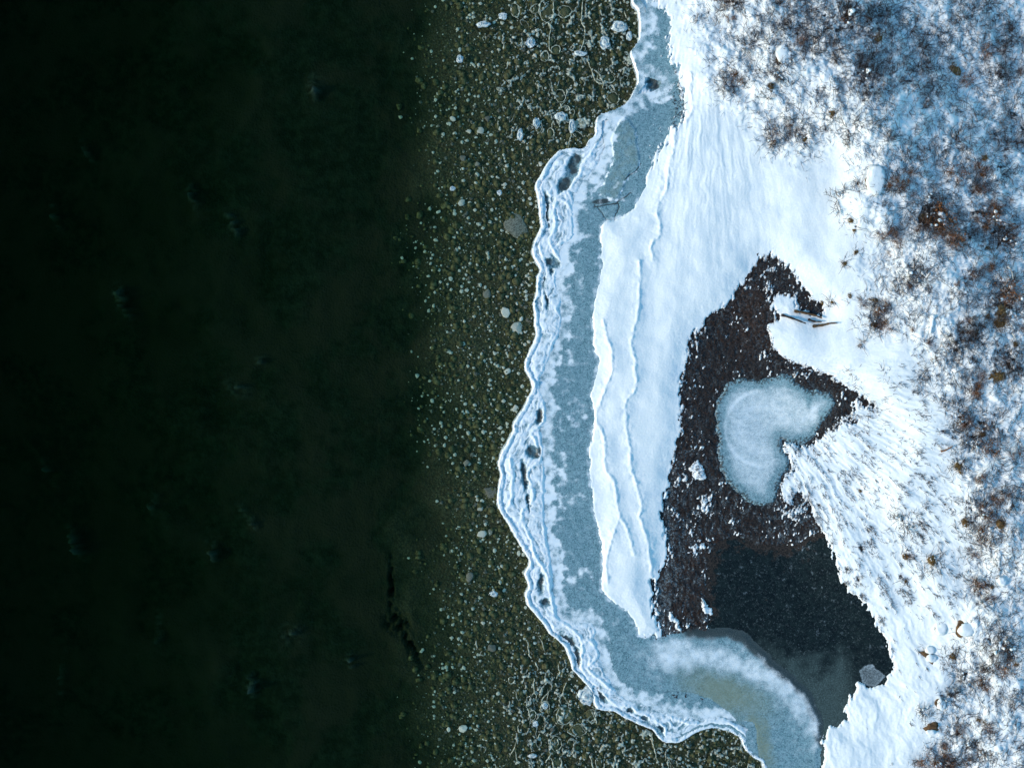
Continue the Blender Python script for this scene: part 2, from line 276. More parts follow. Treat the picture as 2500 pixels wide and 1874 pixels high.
class NB:
    """small node-material helper"""
    def __init__(s, name):
        s.m = bpy.data.materials.new(name); s.m.use_nodes = True; s.t = s.m.node_tree; s.t.nodes.clear()
        s.out = s.t.nodes.new('ShaderNodeOutputMaterial'); s.bs = s.t.nodes.new('ShaderNodeBsdfPrincipled')
        s.t.links.new(s.bs.outputs[0], s.out.inputs[0]); s.tc = s.t.nodes.new('ShaderNodeTexCoord')
    def l(s, a, b): s.t.links.new(a, b)
    def noise(s, scale, detail=4, rough=.55, vec=None, dist=0):
        n = s.t.nodes.new('ShaderNodeTexNoise'); n.inputs['Scale'].default_value = scale; n.inputs['Detail'].default_value = detail
        n.inputs['Roughness'].default_value = rough; n.inputs['Distortion'].default_value = dist; s.l(vec or s.tc.outputs['Object'], n.inputs['Vector']); return n.outputs['Fac']
    def vor(s, scale, out='Distance', rnd=1):
        n = s.t.nodes.new('ShaderNodeTexVoronoi'); n.inputs['Scale'].default_value = scale; n.inputs['Randomness'].default_value = rnd; s.l(s.tc.outputs['Object'], n.inputs['Vector']); return n.outputs[out]
    def attr(s, name='mask'):
        n = s.t.nodes.new('ShaderNodeAttribute'); n.attribute_name = name; c = s.t.nodes.new('ShaderNodeSeparateColor'); s.l(n.outputs['Color'], c.inputs[0]); return c.outputs
    def val(s, x, sock):
        if isinstance(x, (int, float)): sock.default_value = x
        elif isinstance(x, tuple): sock.default_value = (*x, 1) if len(sock.default_value) == 4 else x
        else: s.l(x, sock)
    def math(s, op, a, b=0, clamp=False):
        n = s.t.nodes.new('ShaderNodeMath'); n.operation = op; n.use_clamp = clamp; s.val(a, n.inputs[0]); s.val(b, n.inputs[1]); return n.outputs[0]
    def mix(s, f, a, b):
        n = s.t.nodes.new('ShaderNodeMix'); n.data_type = 'RGBA'; s.val(f, n.inputs[0]); s.val(a, n.inputs[6]); s.val(b, n.inputs[7]); return n.outputs[2]
    def ramp(s, f, a, b, lo=0., hi=1.):
        n = s.t.nodes.new('ShaderNodeMapRange'); n.interpolation_type = 'SMOOTHSTEP'; s.val(f, n.inputs[0]); n.inputs[1].default_value = a; n.inputs[2].default_value = b
        n.inputs[3].default_value = lo; n.inputs[4].default_value = hi; return n.outputs[0]
    def bump(s, h, strength=.5, dist=.02):
        n = s.t.nodes.new('ShaderNodeBump'); n.inputs['Strength'].default_value = strength; n.inputs['Distance'].default_value = dist; s.l(h, n.inputs['Height']); s.l(n.outputs[0], s.bs.inputs['Normal'])
    def fin(s, col, rough=.7, spec=.3):
        s.val(col, s.bs.inputs['Base Color']); s.val(rough, s.bs.inputs['Roughness']); s.bs.inputs['Specular IOR Level'].default_value = spec; return s.m
def m_snow_mat():
    b = NB('wind packed snow'); a = b.attr(); n = b.noise(9, 6, .7); f = b.noise(60, 3, .6)
    c = b.mix(b.ramp(n, .35, .7), (.83, .865, .875), (.90, .91, .885))
    c = b.mix(b.math('MULTIPLY', a[0], .55), c, (.50, .64, .78))           # older glazed snow, and blue shade painted into the scrub snow
    sp = b.math('MULTIPLY', b.ramp(b.noise(34, 4, .8), .56, .66), a[1])
    c = b.mix(sp, c, (.10, .09, .085))                                     # litter blown into the snow
    b.bump(b.math('ADD', n, b.math('MULTIPLY', f, .5)), .45, .04); return b.fin(c, .62, .35)
def m_ground():
    b = NB('heather and gravel'); a = b.attr(); n = b.noise(6, 6, .7); f = b.noise(30, 5, .8); g = b.vor(26)
    c = b.mix(b.ramp(f, .35, .65), (.006, .007, .009), (.045, .044, .046)); c = b.mix(b.ramp(n, .45, .62), c, (.016, .021, .026))
    c = b.mix(b.math('MULTIPLY', a[0], b.ramp(f, .4, .6)), c, (.11, .052, .03))
    c = b.mix(b.ramp(b.noise(20, 4, .8), .58, .70, 0, .8), c, (.16, .17, .19)); c = b.mix(b.math('MULTIPLY', a[1], b.ramp(b.noise(11, 5, .85), .46, .62)), c, (.24, .31, .35))
    b.bump(b.math('ADD', g, b.math('MULTIPLY', f, 1.5)), .9, .05); return b.fin(c, .8, .2)
def m_ice():
    # mask r: white rime, g: clear dark ice, b: olive bed showing
    b = NB('lake ice'); a = b.attr(); n = b.noise(5, 6, .7); f = b.noise(26, 5, .75); h = b.noise(75, 3, .7)
    g = b.noise(14, 5, .9); c = b.mix(b.ramp(f, .35, .68), (.21, .41, .46), (.48, .67, .71)); c = b.mix(b.ramp(g, .40, .62, .0, .75), (.05, .12, .15), c); c = b.mix(b.ramp(n, .4, .65, 0, .4), c, (.36, .50, .56))
    cl = b.mix(b.ramp(f, .35, .7), (.018, .032, .036), (.085, .10, .095)); w = b.mix(b.ramp(n, .3, .7), (.74, .82, .88), (.90, .91, .90))
    ga = b.math('ADD', a[1], b.math('MULTIPLY', b.math('SUBTRACT', f, .5), .7)); c = b.mix(b.ramp(ga, .3, .75), c, cl)
    c = b.mix(b.math('MULTIPLY', a[2], b.ramp(f, .2, .7)), c, (.23, .25, .15))
    wa = b.math('ADD', a[0], b.math('MULTIPLY', b.math('SUBTRACT', b.math('ADD', f, h), 1.0), .8)); c = b.mix(b.ramp(wa, .25, .85), c, w)
    b.bump(b.math('ADD', f, h), .35, .02); return b.fin(c, b.ramp(wa, .3, .8, .35, .65), .35)
def m_pool():
    b = NB('black pool ice'); a = b.attr(); n = b.noise(3, 6, .7); f = b.noise(16, 5, .75); h = b.noise(45, 3, .7)
    c = b.mix(b.ramp(n, .35, .65), (.003, .007, .009), (.009, .017, .018)); c = b.mix(b.ramp(f, .52, .72, 0, .7), c, (.035, .055, .06)); c = b.mix(b.ramp(b.noise(8, 5, .9), .54, .66, 0, .8), c, (.10, .12, .12))
    wa = b.math('ADD', a[0], b.math('MULTIPLY', b.math('SUBTRACT', b.math('ADD', f, h), 1.0), .7)); c = b.mix(b.ramp(wa, .15, 1.1), c, (.55, .66, .72))
    c = b.mix(b.math('MULTIPLY', a[1], b.ramp(f, .25, .7, .2, .8)), c, (.14, .20, .19)); bb = b.math('ADD', a[2], b.math('MULTIPLY', b.math('SUBTRACT', b.noise(7, 5, .85), .5), 2.2)); c = b.mix(b.ramp(bb, .45, .75), c, b.mix(b.ramp(f, .4, .6), (.008, .009, .010), (.055, .042, .034)))
    b.bump(b.math('ADD', f, h), .3, .02); return b.fin(c, .5, .1)
def m_white_ice(name='white ice', lo=(.55, .62, .63), hi=(.85, .87, .86), sc=8):
    b = NB(name); n = b.noise(sc, 5, .7); c = b.mix(b.ramp(n, .35, .65), lo, hi); b.bump(n, .5, .03); return b.fin(c, .45, .4)
def m_flat(name, lo, hi, sc=9, rough=.8, spec=.2, by_object=0):
    b = NB(name); n = b.noise(sc, 5, .7); c = b.mix(b.ramp(n, .35, .65), lo, hi)
    if by_object:
        oi = b.t.nodes.new('ShaderNodeObjectInfo'); hs = b.t.nodes.new('ShaderNodeHueSaturation'); b.l(b.math('ADD', b.math('MULTIPLY', oi.outputs['Random'], by_object), 1 - by_object / 2), hs.inputs['Value']); b.l(c, hs.inputs['Color']); c = hs.outputs[0]
    b.bump(n, .4, .02); return b.fin(c, rough, spec)
M_SNOW, M_GROUND, M_ICE, M_POOL = m_snow_mat(), m_ground(), m_ice(), m_pool()
M_WICE = m_white_ice('white ice', (.34, .42, .42), (.78, .82, .80), 12); M_RIM = m_white_ice('thin ice and ripple rims', (.12, .13, .08), (.60, .62, .50), 6)
M_BARK = m_flat('dark winter bark', (.016, .012, .012), (.05, .035, .03), 20); M_TWIG = m_flat('thin dark twigs', (.014, .014, .018), (.09, .055, .04), 20)
M_RUST = m_flat('rusty dead leaves', (.13, .05, .02), (.32, .14, .05), 12, by_object=.6); M_GOLD = m_flat('golden brown moss', (.11, .065, .02), (.25, .155, .06), 12, by_object=.4)
M_GRASS = m_flat('dry dark grass', (.03, .027, .03), (.12, .085, .055), 14); M_ROCK = m_flat('brown lichened rock', (.06, .034, .016), (.15, .085, .04), 7)
M_PALE = m_flat('pale stone', (.70, .60, .44), (.95, .86, .70), 14, by_object=.5); M_GREY = m_flat('grey stone', (.12, .11, .08), (.42, .37, .28), 10, by_object=.6)
M_OLIVE = m_flat('algae covered stone', (.045, .045, .018), (.22, .20, .09), 8, by_object=.5); M_WOOD = m_flat('weathered wood', (.35, .33, .30), (.60, .58, .54), 15)

# ------------------------------------------------------------------ ground, snow
sheet('bare_ground', z_ground, ((d_snow_raw < 60) & (d_lobe < 30) & (d_shelf < -30) & (d_land > 60) & (P > 1575) & (Q > 560)) | ((cover < .45) & (P > 1670) & (d_land > 60) & ((zone > .02) | (slope_w > .2))), M_GROUND,
      [np.clip(ss(700, 900, Q) * .12 + .9 * np.exp(-((P - 1830) / 60) ** 2 - ((Q - 760) / 90) ** 2) + .45 * (d_pool < 5) * ss(1250, 1400, Q) * ss(-.2, .4, fbm(P / 40, Q / 40, 3, 201)), 0, 1), np.clip(ss(-.3, .5, fbm(P / 9, Q / 24, 3, 161) + .4 * ss(60, 10, -d_snow_raw) - .1) * (.4 + .6 * ss(1050, 1200, Q)) * (d_snow_raw < 0) * 1.3, 0, 1), P * 0])
tag(bpy.data.objects['bare_ground'], 'dark brown wind swept ground with gravel and heather in the snow hollow', kind='structure')
glaze_shade = ss(-.1, .7, fbm(P / 50, Q / 50, 4, 81)) * .35 * (1 - zone) + zone * .25 * ss(-.3, .5, tn)  # the scrub share puts blue shade into the snow colour
lit = np.clip(zone * (.12 + dens * .35) * ss(.9, .1, thin) + slope_w * .4 * ss(.4, -.1, thin2) + ss(16, 0, m_snow) * ss(0, 1, (P > 1600) * 1.) * .5, 0, 1)
sheet('snow_field', z_snow, show_snow, M_SNOW, [np.clip(glaze_shade, 0, 1), lit, P * 0])
tag(bpy.data.objects['snow_field'], 'wind packed snow covering the shore bank and the slope', kind='structure')
# ------------------------------------------------------------------ ice
frost_n = fbm(P / 22, Q / 22, 4, 91); d_inner = -d_shelf
blobw = 0 * P
for c in [(1408,1008,30,32,0),(1375,1150,16,40,.1),(1400,1205,26,30,.3),(1360,1200,24,70,0),(1412,1408,34,24,0),(1380,1395,30,36,0),(1395,690,28,16,0),(1380,600,28,80,0),(1440,420,30,90,.4),(1470,330,26,50,0),(1360,1300,20,60,0),(1500,470,34,16,.3),
          (1595,100,14,40,0),(1375,900,24,60,.2),(1470,470,20,12,0),(1610,240,40,20,0),(1590,1560,40,60,-.2),(1620,1580,45,40,0)]:
    blobw = np.maximum(blobw, ell(P + wx * 2, Q + wy * 2, c, .6))
white = .12 + .50 * frost_n + .38 * blobw * (.6 + .9 * frost_n) + .5 * ss(24 + 22 * frost_n, 2, d_inner) * (Q < 1760)
white = white + .3 * ss(6, 0, d_snow_raw * -1) - .12 * ss(1500, 1560, P) * (Q < 560)
PLATE = smooth_line([(1506,298),(1533,288),(1554,339),(1562,407),(1526,440),(1506,492),(1462,468),(1476,441),(1499,390),(1494,340),(1506,298)], 3)[:-1]
d_plate = sdf(P + wx * 1.5, Q + wy * 1.5, PLATE, 30)
white = white + .7 * np.exp(-((d_plate) / 2.2) ** 2) * ss(-.2, .4, fbm(P / 15, Q / 15, 2, 95)) - .4 * ss(0, 6, d_plate) * ss(-.5, .3, -frost_n)
clear = .35 * ss(.1, .6, -frost_n) + .8 * ell(P, Q, (1468, 492, 26, 7, -.1), .5)
cracks = 0 * P
for L in [[(1452,500),(1470,520),(1492,555)],[(1506,492),(1512,506),(1500,530),(1478,640)],[(1526,437),(1550,420),(1565,400)],[(1482,640),(1470,700),(1455,735)],[(1448,505),(1506,497)],[(1500,500),(1540,470)]]:
    cracks = np.maximum(cracks, np.exp(-(dist_line(P + wx * .5, Q + wy * .5, np.array(L, float), 10) / 1.5) ** 2))
clear = np.maximum(clear, cracks * .8)
pl = ss(0, 8, d_plate)
z_ice = ZB + .02 + fbm(P / 30, Q / 30, 3, 97) * .008 - .02 * cracks + .035 * ss(-1, 2, d_plate)
is_lobe = d_lobe > -14
streaml = ss(1500, 1650, P)
strip_keep = (d_land > 4) & (d_shelf < 16) & (d_snow_raw < 25) & (P < 1900) & (d_lobe < 6) & (((P < 1588) & (Q < 1590)) | (Q < 500) | ((Q > 1590) & (d_pool < 0)) | (Q > 1700))
sheet('frozen_shallows', z_ice, strip_keep, M_ICE, [np.clip(white, 0, 1), np.clip(clear, 0, 1), pl * .45 * ss(-.5, .5, fbm(P / 20, Q / 20, 3, 165))])
tag(bpy.data.objects['frozen_shallows'], 'long strip of flat grey blue ice between the ice shelf and the snow bank', kind='structure')
# pale lobe of milky ice
arc = np.hypot(P - 1700, Q - 1950)
band = np.exp(-((arc - 345) / 38) ** 2) * ss(1640, 1760, P) + 1.3 * np.exp(-((P - 1640) / 60) ** 2 - ((Q - 1600) / 45) ** 2)
ol = np.maximum(ell(P + wx * 3, Q + wy * 3, (1770, 1690, 100, 40, .35), .8), ell(P + wx * 3, Q + wy * 3, (1850, 1800, 26, 80, -.3), .7))
lw = .20 + .42 * band + .25 * fbm(P / 26, Q / 26, 4, 101) - .35 * ss(16, 0, d_lobe) * ss(1640, 1720, P) - ol * .2
sheet('lobe', ZB + .032 * ss(-3, 12, d_lobe) - .008, (d_lobe > -3) & (d_land > 3) & (d_snow_raw < 20), M_ICE, [np.clip(lw, 0, 1), np.clip(1.1 * ss(44, 0, d_lobe) * ss(1640, 1700, P) * ss(110, 50, Q - (1540 + np.maximum(P - 1800, 0) * 1.0)) + .35 * ss(0, .6, fbm(P/14, Q/14, 3, 103)) * ss(1690, 1620, P) * ss(1620,1700,Q), 0, 1), np.clip(ol, 0, 1)])
o = bpy.data.objects['lobe']; o.name = 'milky_ice'; tag(o, 'milky curved tongue of ice filling the lower end of the dark frozen pool', 'ice sheet')
# heart shaped patch
rr = np.hypot(P - 1850, Q - 1060); ringw = np.exp(-((np.hypot(P - 1862, Q - 1045) - 92) / 5) ** 2) * ss(1905, 1830, P)
dw = .27 + .30 * ss(8, 45, d_disc) + .16 * ringw + .07 * np.exp(-((np.hypot(P - 1862, Q - 1045) - 55) / 12) ** 2) + .10 * fbm(P / 12, Q / 12, 4, 105) + .2 * np.exp(-((P - 1985) / 16) ** 2 - ((Q - 1015) / 30) ** 2) - .2 * np.exp(-((P - 1975) / 7) ** 2 - ((Q - 985) / 30) ** 2)
sheet('disc', ZB - .05 + .075 * ss(-3, 6, d_disc), d_disc > -4, M_ICE, [np.clip(dw, 0, 1), np.clip(1.0 * ss(24, 0, d_disc) * ss(-.35, .4, fbm(P / 5, Q / 5, 3, 163) + .1) + .25 * ss(.1, .6, fbm(P / 9, Q / 9, 3, 107)), 0, 1), P * 0])
o = bpy.data.objects['disc']; o.name = 'ice_patch'; tag(o, 'pale heart shaped patch of frosted ice in the brown hollow', 'ice patch')
pw = .35 * ss(.15, .7, fbm(P / 16, Q / 16, 4, 109)) * ss(1620, 1500, Q + (P - 1900) * -.3) + .45 * np.exp(-((P - 1950) / 40) ** 2 - ((Q - 1330) / 40) ** 2) * ss(-.3, .5, fbm(P / 8, Q / 8, 3, 111))
FANP = np.array([(2099,1635),(2119,1624),(2131,1624),(2145,1637),(2160,1652),(2150,1660),(2139,1673),(2107,1670)], float); d_fan = sdf(P + wx * .6, Q + wy * .6, FANP, 30)
pg = ss(1560, 1680, Q + fbm(P / 40, Q / 40, 3, 113) * 60) * ss(2120, 2040, P) * .8 * .8 + .0
sheet('pool', ZB - .012 + .0 * P, (d_pool > 0) & (d_snow_raw < 22) & (d_lobe < 25), M_POOL, [np.clip(pw + ss(0, 3, d_fan) * .42 + .5 * np.exp(-(d_fan / 2) ** 2), 0, 1), np.clip(pg, 0, 1), ss(55 + 60 * fbm(P / 24, Q / 24, 3, 203), 0, d_pool) * ss(1560, 1480, Q)])
o = bpy.data.objects['pool']; o.name = 'frozen_pool'; tag(o, 'black clear ice of the frozen pool beside the snow slope', kind='structure')
# shelf
crest = 0 * P
for L in CRESTS: crest = np.maximum(crest, np.exp(-(dist_line(P + wx * .7, Q + wy * .7, smooth_line(L, 4), 20) / 3.0) ** 2))
terr_d = d_land + fbm(P / 40, Q / 40, 3, 121) * 16
terr = np.exp(-((np.mod(terr_d, 13) - 6.5) / 1.9) ** 2) * ss(3, 10, d_land) * ss(-.35, .3, fbm(P / 50, Q / 50, 3, 123)) * ss(70, 40, d_land)
rw = 3.4 + 3.2 * fbm(P / 16, Q / 16, 3, 191); rw = np.clip(rw, 1.6, 8); rim = np.exp(-((d_land - 4.0 - (rw - 3.4) * .5) / rw) ** 2); rim = np.maximum(rim, .8 * np.exp(-((d_land - 15 - 6 * fbm(P / 30, Q / 30, 3, 193)) / (rw * .7)) ** 2) * ss(-.4, .2, fbm(P / 36, Q / 36, 2, 195)) * (d_shelf > 6))
cm = 0 * P
for c in CLEAR: cm = np.maximum(cm, ell(P + wx * 1.6, Q + wy * 1.6, c, .45))
sf = fbm(P / 11, Q / 11, 4, 125)
stk = fbm(terr_d / 5.0, Q / 45 + P / 90, 4, 181)
bot = ss(1680, 1720, Q) * ss(1500, 1560, P)
cn = .75 + .5 * ss(-.5, .5, fbm(P / 13, Q / 13, 3, 127)); crest = crest * cn; terr = terr * cn; rim = rim * (.5 + .5 * cn)
z_sh = stk * .030 - .35 + .47 * ss(-3.5, 4, d_land) + .042 * crest + .016 * terr + .024 * rim + sf * .014 + frost_n * .03 - .08 * cm
z_sh = ZB - .04 + (z_sh - ZB + .04) * ss(-1, 26, d_shelf + (d_land < 12) * 40)
sw = .72 + .55 * stk + .7 * crest + .45 * terr + .6 * rim + .25 * sf + .4 * frost_n - (1.15 + .5 * sf) * cm - bot * (.12 - .3 * sf)
sheet('ice_shelf', z_sh, ((d_shelf > -2) | (abs(d_land) < 6) & (d_shelf > -12)) & (d_land > -5), M_ICE, [np.clip(sw, 0, 1), np.clip(cm * (.75 + .5 * frost_n) + .25 * ss(.25, .7, -sf) * ss(.5, 0, crest), 0, 1), P * 0])
tag(bpy.data.objects['ice_shelf'], 'scalloped white ice shelf with raised rims along the edge of the dark water', 'ice shelf')
print('sheets done')
# combined surface for placing things
z_top = np.where(show_snow, np.maximum(z_snow, z_ground), np.where(d_pool > 0, ZB - .01, z_ground))
def ztop(p, q):
    i = int(np.clip(np.searchsorted(PX, p), 1, len(PX) - 1)); j = int(np.clip(np.searchsorted(QY, q), 1, len(QY) - 1)); return float(z_top[j, i])
def spot(p, q, dz=0.0):
    z0 = float(zb(np.float64(p), np.float64(q))); x, y = world(p, q, z0); return Vector((float(x), float(y), ztop(p, q) + dz))
def densat(p, q):
    i = int(np.clip(np.searchsorted(PX, p), 1, len(PX) - 1)); j = int(np.clip(np.searchsorted(QY, q), 1, len(QY) - 1)); return float(dens[j, i])
def field(F, p, q):
    i = int(np.clip(np.searchsorted(PX, p), 1, len(PX) - 1)); j = int(np.clip(np.searchsorted(QY, q), 1, len(QY) - 1)); return float(F[j, i])

# ------------------------------------------------------------------ lake bed and water
bx = np.concatenate([np.linspace(-2600, -60, 40), np.arange(-50, 900, 10), np.arange(900, 1960, 3.2), np.linspace(1965, 2400, 20)]); by = np.concatenate([np.linspace(-1100, -60, 25), np.arange(-50, 1930, 4.0), np.linspace(1940, 3100, 25)])
BP, BQ = np.meshgrid(bx, by)
def bed_z(p, q):
    e = fbm(p / 170, q / 220, 3, 131) * 75 + fbm(p / 50, q / 60, 3, 132) * 22
    d = .13 + .15 * ss(1330, 1110, p + e) + .46 * ss(1160, 900, p + e) + .9 * ss(850, 50, p + e * 2) + .5 * ss(200, -400, p)
    return -(d + fbm(p / 45, q / 70, 4, 133) * .10 * ss(1150, 900, p) + fbm(p / 8, q / 8, 3, 135) * .03)
BZ = bed_z(BP, BQ); ripple_glint = 0 * BP
for x, y, a, b, r, h in [(140,1340,10,34,-.5,.5),(262,725,13,34,-.35,.45),(85,510,7,30,-.3,.4),(340,1240,10,22,.2,.3),(495,1355,9,22,-.3,.5),(355,1560,5,40,0,.35),(100,1690,5,50,.1,.35),(600,1690,12,22,0,.4),(848,1625,9,14,0,.35),(620,880,9,16,0,.25),
                         (590,1270,6,30,-.7,.35),(445,465,8,30,-.3,.25),(550,535,10,34,-.5,.22),(760,200,14,26,0,.25),(70,1170,6,40,-.4,.35),(170,350,6,36,-.5,.25),(700,1560,22,22,0,.2),(560,950,30,16,.4,.2)]:
    mm_ = ell(BP, BQ, (x, y, a, b, r), .95) * ss(-.25, .5, fbm(BP / 9, BQ / 16, 3, 137)); BZ += 2.0 * h * mm_; ripple_glint = np.maximum(ripple_glint, mm_ * h * 2)  # raised pale bed patches standing in for ripple glints on the surface
dark_rift = np.maximum(ell(BP, BQ, (950, 1440, 6, 60, 0), .8), np.maximum(ell(BP, BQ, (965, 1530, 30, 26, .6), .8), ell(BP, BQ, (1000, 1590, 10, 40, -.5), .8))); BZ -= dark_rift * .55 * (.5 + fbm(BP / 16, BQ / 16, 3, 139))
be = fbm(BP / 170, BQ / 220, 3, 131) * 75 + fbm(BP / 50, BQ / 60, 3, 132) * 22; silt_dim = ss(1190, 960, BP + be * 1.5)  # silt colour that also darkens the deep bed in place of absorbed light
n = BP.shape[1]; j, i = np.meshgrid(np.arange(BP.shape[0] - 1), np.arange(n - 1), indexing='ij'); a = (j * n + i).ravel()
X, Y = (BP - 1250) / 50, (937 - BQ) / 50
b = NB('lake bed gravel'); n1 = b.noise(2.2, 5, .7); n2 = b.noise(22, 5, .75); v = b.vor(9); v2 = b.vor(9, 'Color'); sc = b.t.nodes.new('ShaderNodeSeparateColor'); b.l(v2, sc.inputs[0])
a_ = b.attr(); c = b.mix(b.ramp(n2, .35, .65), (.026, .030, .014), (.22, .20, .10)); c = b.mix(b.ramp(n1, .4, .65, 0, .6), c, (.13, .085, .04)); c = b.mix(b.ramp(b.noise(9, 5, .85), .56, .68, 0, .7), c, (.36, .33, .25)); c = b.mix(b.ramp(v, .45, .65, 0, .6), c, (.02, .022, .012))
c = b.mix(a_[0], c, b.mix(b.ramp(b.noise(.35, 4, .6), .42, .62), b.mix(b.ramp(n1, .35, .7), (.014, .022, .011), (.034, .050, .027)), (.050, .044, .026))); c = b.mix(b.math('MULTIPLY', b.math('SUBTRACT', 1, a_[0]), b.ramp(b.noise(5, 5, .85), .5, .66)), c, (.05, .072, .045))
c = b.mix(b.math('MULTIPLY', a_[1], .8), c, (.20, .30, .25)); b.bump(b.math('SUBTRACT', n2, v), .8, .06); M_BED = b.fin(c, .8, .1)
o = link('lake_bed', mesh_from('lake_bed', np.stack([X.ravel(), Y.ravel(), BZ.ravel()], 1), np.stack([a + n, a + n + 1, a + 1, a], 1), M_BED, {'mask': np.stack([silt_dim.ravel(), np.clip(ripple_glint, 0, 1).ravel(), 0 * silt_dim.ravel()], 1)})); tag(o, 'stony lake bed falling away under the dark water', kind='structure')
m = bpy.data.materials.new('dark lake water'); m.use_nodes = True; t = m.node_tree; t.nodes.clear(); N = t.nodes.new
out = N('ShaderNodeOutputMaterial'); tr = N('ShaderNodeBsdfTransparent'); gl = N('ShaderNodeBsdfGlossy'); gl.inputs['Roughness'].default_value = .08; mx = N('ShaderNodeMixShader')
fr = N('ShaderNodeFresnel'); fr.inputs[0].default_value = 1.07; tc = N('ShaderNodeTexCoord'); mp = N('ShaderNodeMapping'); mp.inputs['Scale'].default_value = (1.6, .6, 1); nz = N('ShaderNodeTexNoise'); nz.inputs['Scale'].default_value = 2.2; nz.inputs['Detail'].default_value = 5
bu = N('ShaderNodeBump'); bu.inputs['Strength'].default_value = .35; bu.inputs['Distance'].default_value = .08; va = N('ShaderNodeVolumeAbsorption'); va.inputs['Color'].default_value = (.34, .60, .40, 1); va.inputs['Density'].default_value = 1.0
t.links.new(tc.outputs['Object'], mp.inputs[0]); t.links.new(mp.outputs[0], nz.inputs['Vector']); t.links.new(nz.outputs[0], bu.inputs['Height']); t.links.new(bu.outputs[0], gl.inputs['Normal'])
t.links.new(fr.outputs[0], mx.inputs[0]); t.links.new(tr.outputs[0], mx.inputs[1]); t.links.new(gl.outputs[0], mx.inputs[2]); t.links.new(mx.outputs[0], out.inputs[0]); t.links.new(va.outputs[0], out.inputs[1])
x0, x1, y0, y1, zl = -85, 22, -50, 45, -6
V = np.array([(x0, y0, 0), (x1, y0, 0), (x1, y1, 0), (x0, y1, 0), (x0, y0, zl), (x1, y0, zl), (x1, y1, zl), (x0, y1, zl)]); F = np.array([(0, 1, 2, 3), (7, 6, 5, 4), (0, 4, 5, 1), (1, 5, 6, 2), (2, 6, 7, 3), (3, 7, 4, 0)])
o = link('water', mesh_from('water', V, F, m, smooth=False)); tag(o, 'calm dark green lake water', kind='structure')
LANDP = EDGE_S
GP, GQ = np.meshgrid(np.arange(960, 1910, 5.), np.arange(-170, 2050, 5.)); GD = dist_line(GP, GQ, LANDP, 400.0) * np.where(inside(GP, GQ, LAND), -1, 1)
def off_shore(p, q): return float(GD[int(np.clip((q + 170) / 5, 0, GD.shape[0] - 1)), int(np.clip((p - 960) / 5, 0, GD.shape[1] - 1))])

# ------------------------------------------------------------------ small mesh parts
ICO_V = None
def ico(sub):
    import bmesh
    bm = bmesh.new(); bmesh.ops.create_icosphere(bm, subdivisions=sub, radius=1); V = np.array([v.co[:] for v in bm.verts]); F = np.array([[v.index for v in f.verts] for f in bm.faces]); bm.free(); return V, F
ICO1, ICO2, ICO3 = ico(1), ico(2), ico(3)
def stone_vf(sub, seed, flat=.6, rough=.25, angular=False):
    V, F = {1: ICO1, 2: ICO2, 3: ICO3}[sub]; V = V.copy(); r = np.random.default_rng(seed)
    if angular:
        for _ in range(9):
            d = r.normal(size=3); d /= np.linalg.norm(d); k = V @ d; lim = r.uniform(.5, .85); V -= np.outer(np.maximum(k - lim, 0), d)
    nrm = pn(V[:, 0] * 1.3 + seed, V[:, 1] * 1.3 + V[:, 2] * 1.7) * rough + pn(V[:, 0] * 3.1 + seed, V[:, 1] * 3.1 - V[:, 2] * 2.7) * rough * .4
    V *= (1 + nrm)[:, None]; V *= [r.uniform(.8, 1.15), r.uniform(.8, 1.15), flat]; return V, F
def blob(name, mat, sub, seed, flat=.6, rough=.25, angular=False, smooth=True):
    V, F = stone_vf(sub, seed, flat, rough, angular); return mesh_from(name, V, F, mat, smooth=smooth)
def tube(path, rad, sides=5):
    """path (n,3), rad (n,) -> V,F quads"""
    path = np.asarray(path, float); n = len(path); T = np.gradient(path, axis=0); T /= np.linalg.norm(T, axis=1)[:, None] + 1e-9
    up = np.where(abs(T[:, 2:3]) > .9, np.array([[1., 0, 0]]), np.array([[0, 0, 1.]])); A = np.cross(T, up); A /= np.linalg.norm(A, axis=1)[:, None] + 1e-9; B = np.cross(T, A)
    th = np.arange(sides) * 2 * np.pi / sides; R = np.asarray(rad)[:, None, None]
    V = path[:, None] + R * (np.cos(th)[None, :, None] * A[:, None] + np.sin(th)[None, :, None] * B[:, None])
    F = []
    for i in range(n - 1):
        for k in range(sides): F.append((i * sides + k, i * sides + (k + 1) % sides, (i + 1) * sides + (k + 1) % sides, (i + 1) * sides + k))
    return V.reshape(-1, 3), np.array(F)
def join(parts):
    Vs, Fs, o = [], [], 0
    for V, F in parts: Vs.append(V); Fs.append(F + o); o += len(V)
    return np.concatenate(Vs), np.concatenate(Fs)
def q4(F): return np.concatenate([F, F[:, 2:3]], 1)

